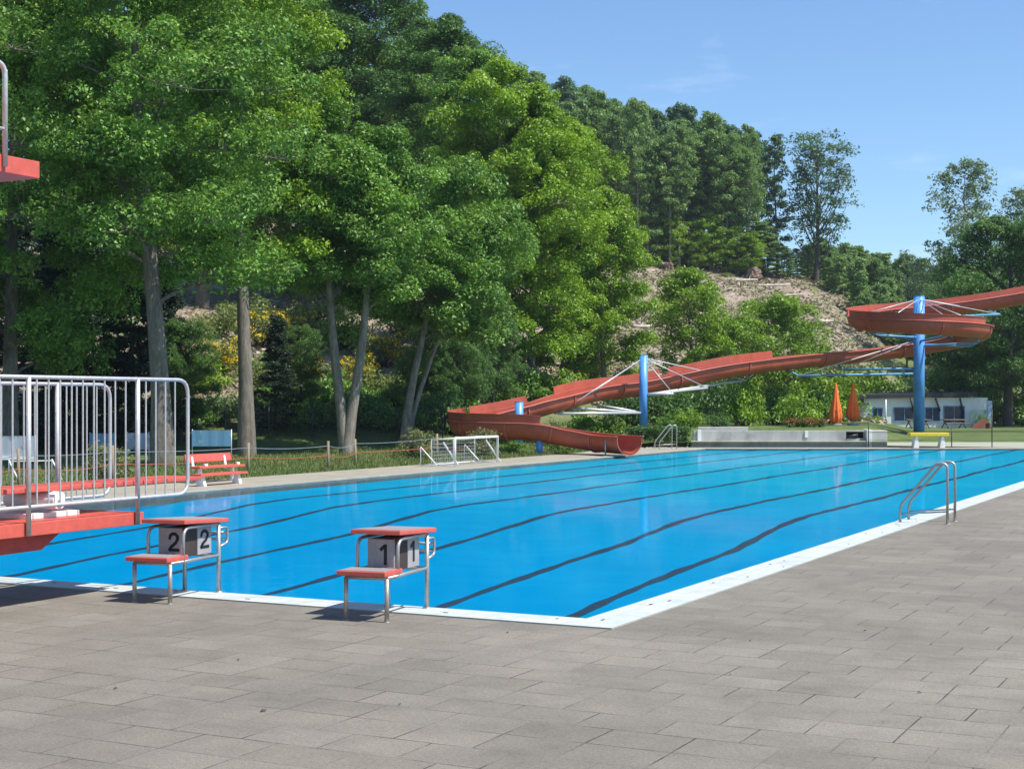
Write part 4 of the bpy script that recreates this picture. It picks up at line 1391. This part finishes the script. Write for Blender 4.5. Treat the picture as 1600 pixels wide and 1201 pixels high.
put_tree('tall_dark_b', 'broadleaf_tree', 'tall green tree filling the top behind the mossy trunk tree', NB, on_ground(470, 97), 0.8, (1.4, 1.4, 1.15), GB)
put_tree('lime_tall', 'broadleaf_tree', 'tall bright green tree between the maple and the mossy trunk tree, in the second row', NB, on_ground(320, 96), 3.0, (1.4, 1.4, 1.1), GB)
put_tree('tall_dark_b', 'broadleaf_tree', 'tall shaded tree rising behind the broad maples', NB, on_ground(130, 64), 2.0, (1.1, 1.1, 1.0), GB)
put_tree('tall_dark', 'broadleaf_tree', 'dark tree filling the shade behind the high diving platform', NB, on_ground(-40, 66), 1.0, 1.05, GB)
for px, d_, s_, r_, lab in ((352, 101, 1.45, .3, 'dense green tree on the slope seen between the broad maple and the mossy trunk'), (438, 104, 1.55, 1.4, 'dense green tree on the slope right of the mossy trunk'),
                        (528, 102, 1.5, 2.2, 'dense green tree on the slope straight behind the twin trunks'), (645, 103, 1.4, 3.1, 'dense green tree on the slope behind the leaning trunk'), (220, 92, 1.4, 4.0, 'dense green tree on the slope behind the broad maple')):
    put_tree('beech_b', 'slope_tree', lab, NB, on_ground(px, d_), r_, s_, GB)
put_tree('beech', 'beech_tree', 'tall bright beech behind the bend of the slide, with a slim twin trunk', NB, on_ground(785, 73), 0.0, (1, 1, 1.02), GB)
put_tree('beech', 'beech_tree', 'bright beech with dark upright trunk behind the upper run of the slide', NB, on_ground(832, 75), 2.4, (1.0, 1.0, 0.92), GB)
put_tree('beech_b', 'beech_tree', 'bright bushy beech at the edge of the cleared slope', NB, on_ground(940, 80), 1.0, (0.82, 0.82, 0.86), GB)
put_tree('beech_b', 'beech_tree', 'bushy beech in front of the taller bright beeches', NB, on_ground(885, 80), 3.1, (1.0, 1.0, 1.1), GB)
put_tree('tall_dark_b', 'broadleaf_tree', 'green tree filling the gap between the tall dark tree and the bright beech', NB, on_ground(735, 80), 4.0, (0.9, 0.9, 0.86), GB)
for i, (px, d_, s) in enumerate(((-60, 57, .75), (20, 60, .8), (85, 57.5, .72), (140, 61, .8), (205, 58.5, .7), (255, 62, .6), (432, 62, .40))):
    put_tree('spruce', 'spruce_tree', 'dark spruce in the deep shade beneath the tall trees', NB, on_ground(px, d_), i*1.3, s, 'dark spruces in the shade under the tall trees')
for px, d_, s_, r_, lab in ((282, 60.5, .36, 1.0, 'small dark leafy tree in the shade right of the broad maple trunk'), (716, 66, .34, 2.0, 'small dark leafy tree behind the start of the slide loop'), (768, 69, .38, 3.0, 'small dark leafy tree under the bright beeches behind the slide'),
                        (470, 64, .30, 4.0, 'small dark leafy tree between the mossy trunk and the twin trunks'), (668, 65, .33, 5.0, 'small dark leafy tree right of the leaning trunk')):
    put_tree('oak', 'small_tree', lab, NB, on_ground(px, d_), r_, (s_*.8, s_*.8, s_), 'small dark trees behind the tall trunks')
# the small trees below the cleared slope
put_tree('small_loose', 'young_tree', 'loose light green young tree in front of the bare slope', NB, on_ground(1078, 89), 0.0, (1.05, 1.05, 1.0))
put_tree('small_lime', 'young_tree', 'round lime green tree below the bare slope behind the slide', NB, on_ground(1210, 93), 0.5, (1.12, 1.1, 0.98))
put_tree('small_lime', 'young_tree', 'smaller lime green tree between the loose tree and the round tree', NB, on_ground(1140, 91), 2.0, 0.75)
put_tree('small_loose', 'young_tree', 'light green young tree beside the lower slide run and beeches', NB, on_ground(925, 82), 2.0, 0.62)
put_tree('oak', 'oak_tree', 'large dark oak standing beside the white pool building', NB, on_ground(1577, 98), 0.0, 1.02)
put_tree('oak', 'oak_tree', 'dark oak at the frame edge behind the top of the slide', NB, on_ground(1700, 104), 2.0, 1.05)
put_tree('oak', 'oak_tree', 'dark oak rising behind the white pool building and slide loop', NB, on_ground(1530, 112), 1.1, (0.8, 0.8, 0.85))
put_tree('grey_birch', 'birch_tree', 'tall grey green birch standing above the dark oaks', NB, on_ground(1510, 138), 0.3, (1.15, 1.15, 1.12))
put_tree('grey_birch', 'birch_tree', 'grey green birch cut by the frame edge above the dark oak', NB, on_ground(1600, 140), 2.0, (1.0, 1.0, 1.0))
put_tree('bare_thin', 'thin_tree', 'thin nearly bare tree nearest the grey birch', NB, on_ground(1462, 138), 0.3, 1.0, 'thin bare trees on the skyline')
put_tree('bare_thin', 'thin_tree', 'thin nearly bare tree standing alone on the skyline', NB, on_ground(1418, 141), 2.3, 0.92, 'thin bare trees on the skyline')
put_tree('bare_thin', 'thin_tree', 'thin bare tree in the middle of the skyline trio', NB, on_ground(1440, 143), 4.0, 0.86, 'thin bare trees on the skyline')
put_tree('bare_thin', 'thin_tree', 'thin bare tree above the dark oak by the building', NB, on_ground(1565, 142), 1.0, 1.1, 'thin bare trees on the skyline')
# wooded ridge: each tree its own
rr = random.Random(21)
top_x = [560, 760, 880, 940, 1000, 1040, 1060, 1120, 1165, 1190, 1230]
top_y = [60, 92, 122, 140, 162, 175, 164, 182, 188, 205, 235]
RG = 'trees of the wooded ridge'
n_r = 0
for row, (dd, stepx, sc_) in enumerate(((168, 22, 0.93), (175, 20, 1.0), (183, 20, 1.0), (194, 22, 1.0))):
    px = 770+row*9
    while px < 1180:
        x_ = px+rr.uniform(-9, 9)
        d_ = dd+rr.uniform(-4, 4)
        q = on_ground(x_, d_)
        zt = H+(HOR-interp(x_, top_x, top_y))/F*d_
        h_ = max(8, (zt-q.z)*sc_*rr.uniform(0.86, 1.03))
        if row == 0:
            h_ *= rr.choice([1.0, 0.95, 0.75, 0.55])
        k = rr.choice(['ridge_a', 'ridge_b', 'ridge_b'] if row == 0 else ['ridge_a', 'ridge_b', 'ridge_c'] if x_ < 1040 else ['ridge_c', 'ridge_c', 'ridge_a'])
        w_ = h_/20*rr.uniform(0.75, 1.0)
        lab = {'ridge_a': 'tall forest tree with bare pale lower trunk on the wooded ridge',
               'ridge_b': 'mid green forest tree leafy down to its base on the wooded ridge',
               'ridge_c': 'dark topped forest tree with long dark trunk on the wooded ridge'}[k]
        put_tree(k, 'forest_tree', lab, NB, q, rr.uniform(0, 6), (w_, w_, h_/20), RG)
        px += stepx*rr.uniform(0.8, 1.25)
put_tree('ridge_fan', 'fan_tree', 'dark tree with upswept fan of branches, last on the ridge against the sky', NB, on_ground(1276, 170), 0.6, (1.05, 1.05, 0.98))
put_tree('ridge_thin', 'slim_tree', 'slim dark tree between the ridge wood and the fan shaped tree', NB, on_ground(1212, 170), 0.2, (0.95, 0.95, 0.90))
for px, d_, k_ in ((996, 164.5, .92), (1046, 165, .72), (1060, 165.5, .8)):
    put_tree('ridge_a', 'pale_trunk_tree', 'forest tree with pale bare trunk at the front of the ridge wood', NB, on_ground(px, d_), px, (.66, .66, k_), 'pale trunked trees at the front of the ridge wood')
put_tree('ridge_a', 'pale_trunk_tree', 'tall tree with long pale bare trunk at the front of the ridge wood', NB, on_ground(1136, 167), 1.0, (0.8, 0.8, 0.78))
for i, (px, s) in enumerate(((1225, .55), (1245, .5), (1262, .6), (1285, .5), (1182, .42), (1160, .4), (1098, .4), (1060, .42), (1020, .45), (1000, .5), (1040, .4), (1080, .36), (1118, .42), (1142, .38), (1175, .45), (1200, .5), (980, .5), (1236, .42), (1066, .6), (1128, .6), (1188, .62), (1030, .62))):
    put_tree('ridge_b', 'understory_tree', 'low leafy understory tree at the foot of the wooded ridge', NB, on_ground(px, 168+(i % 5)*2.4), i*1.1, (s*1.15*(0.62 if px > 1215 else 1), s*1.15*(0.62 if px > 1215 else 1), s*(.34 if px > 1215 else .5)), 'understory trees at the foot of the ridge wood')
for i, (px, d_, s_) in enumerate(((990, 166, .7), (1052, 166, .9), (1092, 165.5, .65), (1108, 166.5, .95), (1152, 166, .8), (1172, 166, .75))):
    put_tree('small_loose', 'edge_tree', 'light green leafy young tree at the front edge of the ridge wood', NB, on_ground(px, d_), i*1.7, (s_, s_, s_*0.85), 'light young trees at the edge of the ridge wood')
YG = 'young trees on the far hillside'
for row, (dd, stp) in enumerate(((150, 20), (158, 17), (167, 16), (178, 16), (192, 16), (208, 17), (225, 18))):
    px = 1300+row*-6 if row > 1 else 1352-row*16
    while px < 1530+row*20:
        x_ = px+rr.uniform(-6, 6)
        q = on_ground(x_, dd+rr.uniform(-3, 3))
        s = rr.uniform(0.48, 0.85)*(1.0 if row < 4 else 1.15)
        k = rr.choice(['young', 'young', 'young_b'])
        put_tree(k, 'young_conifer' if k == 'young' else 'young_tree', 'pointed young conifer in the plantation on the far hillside' if k == 'young' else 'rounded young tree in the plantation on the far hillside',
                 NB, q, rr.uniform(0, 6), s, YG)
        px += stp*rr.uniform(0.8, 1.3)

# ------------------------------------------------------------------ shrubs
make_shrub('bush', 'leaf_maple', 1, 46, 1.1, 1.0, 0.34, 60, 0.11)
make_shrub('bush_dark', 'leaf_dark', 2, 50, 1.2, 1.2, 0.36, 60, 0.11)
make_shrub('bush_lime', 'leaf_fresh', 3, 46, 1.15, 1.1, 0.34, 60, 0.11)
make_shrub('bush_olive', 'leaf_varieg', 4, 48, 0.85, 0.95, 0.24, 55, 0.075)
make_shrub('broom', 'weeds', 5, 44, 1.0, 1.1, 0.28, 55, 0.09, 'leaf_yellow', 18)
make_shrub('weedy', 'weeds', 6, 40, 1.0, 0.8, 0.3, 50, 0.10)
make_shrub('red_flower', 'leaf_dark', 8, 30, 0.5, 0.4, 0.16, 60, 0.06, 'leaf_red', 16)
put_shrub('bush_olive', 'shrub', 'olive variegated shrub on the lawn behind the diving tower railing', on_ground(166, 37.5), 0.3, 0.88)
put_shrub('bush_olive', 'shrub', 'spreading olive shrub beside the white goal and the slide', on_ground(652, 51.5), 1.3, (1.0, 0.9, 0.95))
put_shrub('bush_olive', 'shrub', 'rounded grey green shrub under the slide behind the goal', on_ground(752, 52.5), 2.0, (0.9, 0.8, 0.95))
put_shrub('bush', 'shrub', 'green shrub under the lower slide run near the blue stub post', on_ground(800, 56.6), 0.2, (0.55, 0.5, 0.45))
put_shrub('bush', 'shrub', 'flat green shrub beneath the slide outlet', on_ground(882, 58.5), 1.2, (0.9, 0.6, 0.5))
put_shrub('bush_olive', 'shrub', 'pale shrub showing above the lower slide run', on_ground(868, 61.5), 1.2, (1.3, 0.8, 1.0))
for i, (px, d_, k, s, lab) in enumerate((
        (905, 68, 'bush', 1.1, 'green shrub behind the blue support arms, nearest the slide bend'),
        (950, 67, 'bush_lime', (1.3, .8, .75), 'light green low shrub behind the slide outlet'),
        (985, 72, 'bush_dark', 1.5, 'dark shrub behind the first blue slide post'),
        (1035, 73, 'bush_dark', 1.55, 'dark shrub beside the first blue slide post'),
        (1075, 77, 'bush', 1.7, 'green shrub under the slide between the blue post and the conifer'),
        (1120, 76, 'bush_dark', (1.3, 1.3, 2.1), 'dark upright shrub beneath the slide'),
        (1165, 71, 'bush_lime', (1.0, 1.0, 1.75), 'light green upright shrub above the retaining wall'),
        (1215, 74, 'bush', (1.5, 1.2, 1.6), 'green shrub between the light upright shrub and the yellowish shrub'),
        (1247, 71.5, 'bush_lime', (1.15, 1.0, 1.35), 'yellowish topped shrub above the retaining wall'),
        (1283, 76, 'bush', (1.4, 1.2, 1.7), 'green shrub behind the orange parasol'),
        (1072, 66.5, 'bush_lime', (.8, .7, .65), 'small rounded green shrub above the clipped hedge'),
        (1042, 66.0, 'bush', (.5, .5, .55), 'small blue green shrub right of the first slide post'),
        (1120, 67, 'bush_dark', (.9, .6, .5), 'low dark shrub behind the retaining wall kerb'),
        (1300, 88, 'bush_lime', (2.2, 1.5, 2.2), 'large bright bush behind the orange parasols'),
        (1350, 100, 'bush_lime', (2.4, 1.6, 2.7), 'bright bush behind the annex roof'),
        (1400, 104, 'bush_lime', (2.4, 1.6, 2.7), 'bright bush behind the building roof beside the second slide post'),
        (1250, 98, 'bush_lime', (2.4, 1.6, 2.4), 'bright bush beneath the long middle run of the slide'),
        (1320, 112, 'weedy', (3.2, 2, 3.0), 'yellow green weedy bush on the slope above the parasols'),
        (1450, 112, 'bush', (3.0, 2, 3.2), 'green bush behind the building roof under the slide loop'),
        (1540, 103, 'bush', (2.6, 1.8, 2.4), 'green bush between building gable and oak trunk'),
        (1590, 104, 'bush_lime', (2.6, 1.8, 2.0), 'light bush behind the oak trunk'),
        (1640, 100, 'bush', (2.6, 1.8, 2.4), 'green bush at the frame edge behind the oak'),
        (1536, 93, 'bush', (.5, .5, .7), 'small shrub against the building gable'))):
    put_shrub(k, 'shrub', lab, on_ground(px, d_), i*0.9, s, 'shrubs between the pool and the slope')
for i, px in enumerate((1235, 1256, 1277)):
    put_shrub('red_flower', 'flower_bed', 'low red flowering plant above the retaining wall', on_ground(px, 67.5), i, 0.9, 'red flowers above the retaining wall', 'plant')
for i, px in enumerate((292, 345, 405, 452, 500, 548, 592, 640, 690, 735)):
    k = ('bush', 'bush_dark', 'bush', 'bush_lime', 'bush', 'bush_dark', 'bush', 'bush', 'bush_dark', 'bush')[i]
    put_shrub(k, 'shrub', {'bush': 'green shrub in the row behind the wire fence', 'bush_dark': 'dark shrub in the row behind the wire fence', 'bush_lime': 'light green shrub in the row behind the wire fence'}[k],
              on_ground(px+rr.uniform(-8, 8), 62.2+rr.uniform(-.6, 1.2)), i*1.3, (1.0, 0.9, rr.uniform(1.0, 1.5)), 'row of shrubs behind the wire fence')
SG = 'shrubs on the slope behind the tall trees'
for i, (px, d_, k, s) in enumerate(((285, 72, 'weedy', 1.6), (315, 70, 'bush_lime', 1.3), (345, 74, 'broom', 1.6), (412, 70, 'weedy', 1.5), (405, 84, 'broom', 1.9), (440, 74, 'bush', 1.4),
                                    (470, 72, 'broom', 1.3), (465, 88, 'broom', 1.6), (505, 70, 'weedy', 1.5), (520, 68, 'bush', 1.3), (560, 72, 'broom', 1.5), (600, 80, 'broom', 1.7), (590, 70, 'weedy', 1.6),
                                    (655, 74, 'broom', 1.4), (680, 72, 'bush', 1.7), (610, 66, 'bush', 1.2), (420, 66, 'bush', 1.1), (480, 66, 'bush', 1.2), (560, 64, 'bush_dark', 1.0), (700, 68, 'bush_dark', 1.5),
                                    (660, 67, 'bush_dark', 1.1), (745, 72, 'bush', 1.4), (720, 77, 'bush_lime', 1.8), (870, 74, 'bush_lime', 1.6), (820, 72, 'bush', 1.4), (340, 85, 'weedy', 1.8), (385, 92, 'weedy', 2.0),
                                    (500, 92, 'weedy', 2.0), (540, 84, 'bush_lime', 1.6), (640, 88, 'weedy', 1.8))):
    lab = {'broom': 'yellow flowering broom shrub on the slope behind the tall trunks', 'weedy': 'pale weedy shrub on the slope behind the tall trunks',
           'bush': 'green shrub on the slope behind the tall trunks', 'bush_lime': 'light green shrub on the slope behind the tall trunks', 'bush_dark': 'dark shrub in the shade behind the tall trunks'}[k]
    put_shrub(k, 'broom_shrub' if k == 'broom' else 'shrub', lab, on_ground(px, d_), i*0.7, s, SG)
for i in range(46):                       # scattered growth on the bare slope
    px = rr.uniform(880, 1350); d_ = rr.uniform(100, 165)
    if px > 1180 and rr.random() < 0.5:
        d_ = rr.uniform(100, 140)
    k = rr.choice(['weedy', 'weedy', 'bush_lime', 'bush'])
    lab = {'weedy': 'pale weedy clump on the bare cleared slope', 'bush_lime': 'small bright green bush on the bare cleared slope', 'bush': 'small dark green bush on the bare cleared slope'}[k]
    put_shrub(k, 'slope_shrub', lab, on_ground(px, d_), rr.uniform(0, 6), rr.uniform(0.5, 1.2)*np.array((1, 1, .7)), 'small growth on the cleared slope')

# ------------------------------------------------------------------ cleared slope: brushwood, logs, stumps
rng = np.random.default_rng(77)
def slope_points(n, areas):
    out = []
    for i in range(n):
        a = areas[int(rng.integers(0, len(areas)))]
        px = rng.uniform(a[0], a[1]); d_ = math.sqrt(rng.uniform(a[2]**2, a[3]**2))
        out.append(tuple(on_ground(px, d_, 0.05)))
    return np.array(out)
areas = [(860, 1380, 84, 172)]*3+[(250, 760, 64, 130)]
pp = slope_points(15000, areas)
n = len(pp)
az = rng.uniform(0, 2*PI, n); el = rng.normal(0, 0.35, n)+0.1
dirv = np.stack([np.cos(az)*np.cos(el), np.sin(az)*np.cos(el), np.sin(el)], 1)
ln = (0.25+0.9*rng.random(n)**2)[:, None]*0.6
side = unit(np.cross(dirv, rng.normal(size=(n, 3))))*(0.03+0.07*rng.random(n))[:, None]
q = np.empty((n, 4, 3)); q[:, 0] = pp-dirv*ln-side; q[:, 1] = pp-dirv*ln+side; q[:, 2] = pp+dirv*ln+side*.6; q[:, 3] = pp+dirv*ln-side*.6
structure(link('brushwood', raw_mesh('brushwood', q.reshape(-1, 3), 4, M['brush'])), 'stuff')
pp = slope_points(2600, areas)
lv = leaves(rng, pp, np.repeat((0.15+0.35*rng.random(len(pp)))[:, None], 3, 1)*np.array([1, 1, .6]), 9, 0.22)
structure(link('slope_weeds', raw_mesh('slope_weeds', lv, 4, M['weeds'])), 'stuff')
for i, (px, d_, L, az_) in enumerate(((1195, 158, 5.5, 0.1), (1225, 155, 4.0, -0.15), (1160, 160, 3.5, 0.3), (1010, 120, 3, 0.5), (985, 130, 2.5, -0.4), (1290, 140, 3, 0.9))):
    q_ = on_ground(px, d_, 0.15)
    t = thing('fallen_log', 'bleached fallen log lying on the cleared slope', 'log', q_, az_, 'logs on the cleared slope')
    MB().tube([(-L/2, 0, 0.05), (0, 0.08, 0.1), (L/2, 0, 0.2)], [0.16, 0.14, 0.09], 8).build('stem', M['log'], t)
    MB().tube([(L*.2, 0, 0.12), (L*.3, 0.3, 0.5)], [0.05, 0.03], 5).build('branch_stub', M['log'], t)
for i in range(26):
    px = rr.uniform(960, 1345); d_ = rr.uniform(100, 160)
    q_ = on_ground(px, d_)
    t = thing('tree_stump', 'pale sawn stump on the cleared slope', 'stump', q_, rr.uniform(0, 6), 'stumps on the cleared slope')
    r_ = rr.uniform(.10, .22); h_ = rr.uniform(.2, .6)
    MB().tube([(0, 0, -.3), (0, 0, .1), (0.03, 0, h_)], [r_*1.5, r_*1.1, r_], 9).build('wood', M['stump'], t)
def rock(loc, s, label, seed):
    t = thing('root_plate', label, 'root plate', loc, seed)
    bm = bmesh.new()
    bmesh.ops.create_icosphere(bm, subdivisions=4, radius=1)
    r3 = random.Random(seed)
    ph = [r3.uniform(0, 6) for _ in range(6)]
    for v_ in bm.verts:
        c_ = v_.co
        k = 1+0.18*math.sin(3*c_.x+ph[0])+0.15*math.sin(4*c_.y+ph[1])+0.12*math.sin(6*c_.z+ph[2])+0.10*math.sin(11*c_.x+7*c_.y+ph[3])+0.08*math.sin(17*c_.z+9*c_.x+ph[4])+r3.uniform(-.10, .10)
        v_.co = Vector((c_.x*s[0]*k, c_.y*s[1]*k, c_.z*s[2]*k))
    me = bpy.data.meshes.new('earth')
    bm.to_mesh(me); bm.free()
    me.materials.append(M['stone'])
    link('earth', me, t)
rock(on_ground(1180, 163, 0.5), (0.9, .6, .75), 'brown upturned root plate at the foot of the slim ridge trees', 3)
rock(on_ground(1042, 164, 0.4), (1.0, .6, .55), 'long brown root plate below the ridge wood', 5)

# lawn blades on the left bank
pp = []
rg = np.random.default_rng(5)
while len(pp) < 26000:
    u = U_OUT+LEFT_W+rg.random()**1.5*9.0
    v = rg.uniform(8, 62)
    q_ = UV(u, v)
    if q_.y < 66:
        pp.append((q_.x, q_.y, ground_z(q_.x, q_.y)))
pp = np.array(pp); n = len(pp)
hgt = (0.05+0.10*rg.random(n))[:, None]
az = rg.uniform(0, 2*PI, n)
w = np.stack([np.cos(az), np.sin(az), 0*az], 1)*0.016
tipd = np.concatenate([rg.normal(0, .04, (n, 2)), np.zeros((n, 1))], 1)
q = np.empty((n, 3, 3)); q[:, 0] = pp-w; q[:, 1] = pp+w; q[:, 2] = pp+tipd+np.concatenate([np.zeros((n, 2)), hgt], 1)
structure(link('grass', raw_mesh('grass', q.reshape(-1, 3), 3, M['grass'])), 'stuff')
# a few fallen leaves on the paving
rl = random.Random(9)
for i in range(12):
    q_ = G(rl.uniform(60, 1550), rl.uniform(985, 1150))
    if i == 0:
        q_ = G(412, 1111)
    s = 0.03 if i == 0 else rl.uniform(.012, .022)
    t = MB()
    t.add([(-s, 0, .004), (0, -s*.5, .010), (s, 0, .005), (0, s*.5, .014)], [(0, 1, 2, 3)])
    o = t.build('fallen_leaf', M['bark_dark'])
    o.location = (q_.x, q_.y, 0.002); o.rotation_euler = (0, 0, rl.uniform(0, 6))
    tag(o, 'tiny dark dry leaf lying on the paving', 'leaf', 'dry leaves on the paving')

# ------------------------------------------------------------------ summer air
hz = structure(MB().box2((-190, -32, -3.0), (190, 275, 52)).build('haze', simple('unused', (1, 1, 1))), 'stuff')
hm = bpy.data.materials.new('haze_air')
hm.use_nodes = True
hn = hm.node_tree
hn.nodes.remove(hn.nodes['Principled BSDF'])
pv = hn.nodes.new('ShaderNodeVolumePrincipled')
pv.inputs['Color'].default_value = (0.80, 0.90, 1.0, 1)
pv.inputs['Density'].default_value = 0.0002
pv.inputs['Anisotropy'].default_value = 0.2
hn.links.new(pv.outputs[0], hn.nodes['Material Output'].inputs['Volume'])
hz.data.materials.clear()
hz.data.materials.append(hm)
hz.display_type = 'WIRE'
# ------------------------------------------------------------------ light, sky, camera
EL, AZ = R(58), R(114)                     # sun height; bearing from straight ahead, to the right
sund = Vector((math.sin(AZ)*math.cos(EL), math.cos(AZ)*math.cos(EL), math.sin(EL)))
L_ = bpy.data.lights.new('sun', 'SUN')
L_.energy = 4.6; L_.angle = R(0.53); L_.color = (1.0, 0.95, 0.87)
so = bpy.data.objects.new('sun', L_)
COL.objects.link(so)
so.rotation_euler = (-sund).to_track_quat('-Z', 'Y').to_euler()
so.location = (40, 0, 60)
wd = bpy.data.worlds.new('World')
S.world = wd
wd.use_nodes = True
nt = wd.node_tree
bg = nt.nodes['Background']
sky = nt.nodes.new('ShaderNodeTexSky')
sky.sky_type = 'NISHITA'
sky.sun_disc = False
sky.sun_elevation = EL
sky.sun_rotation = AZ
sky.air_density = 1.0; sky.dust_density = 0.2; sky.ozone_density = 3.0
skc = mix(nt, 1.0, sky.outputs[0], (0.90, 1.06, 1.20), 'MULTIPLY')
wv = noise(nt, coords(nt, 'Generated'), 5.0, 8, 0.62, (1.0, 1.0, 4.5))
skc = mix(nt, ramp(nt, wv, [(0.58, (0, 0, 0)), (0.80, (0.35, 0.35, 0.35))]), skc, (7.5, 8.2, 9.0))
nt.links.new(skc, bg.inputs[0])
bg.inputs[1].default_value = 0.10

cam = bpy.data.cameras.new('camera')
cam.sensor_width = 36.0
cam.lens = 36.0*F/1600.0
cam.shift_y = (HOR-600.5)/1600.0
cam.clip_end = 4000
co = bpy.data.objects.new('camera', cam)
COL.objects.link(co)
co.location = (0, 0, H)
co.rotation_euler = (R(90), 0, 0)
S.camera = co
S.view_settings.view_transform = 'Standard'
S.view_settings.look = 'None'
S.view_settings.exposure = 0.55
S.view_settings.gamma = 1.0
S.render.engine = 'CYCLES'
S.cycles.use_denoising = True
S.cycles.max_bounces = 8
S.cycles.diffuse_bounces = 2
S.cycles.transparent_max_bounces = 16
S.cycles.sample_clamp_indirect = 6.0
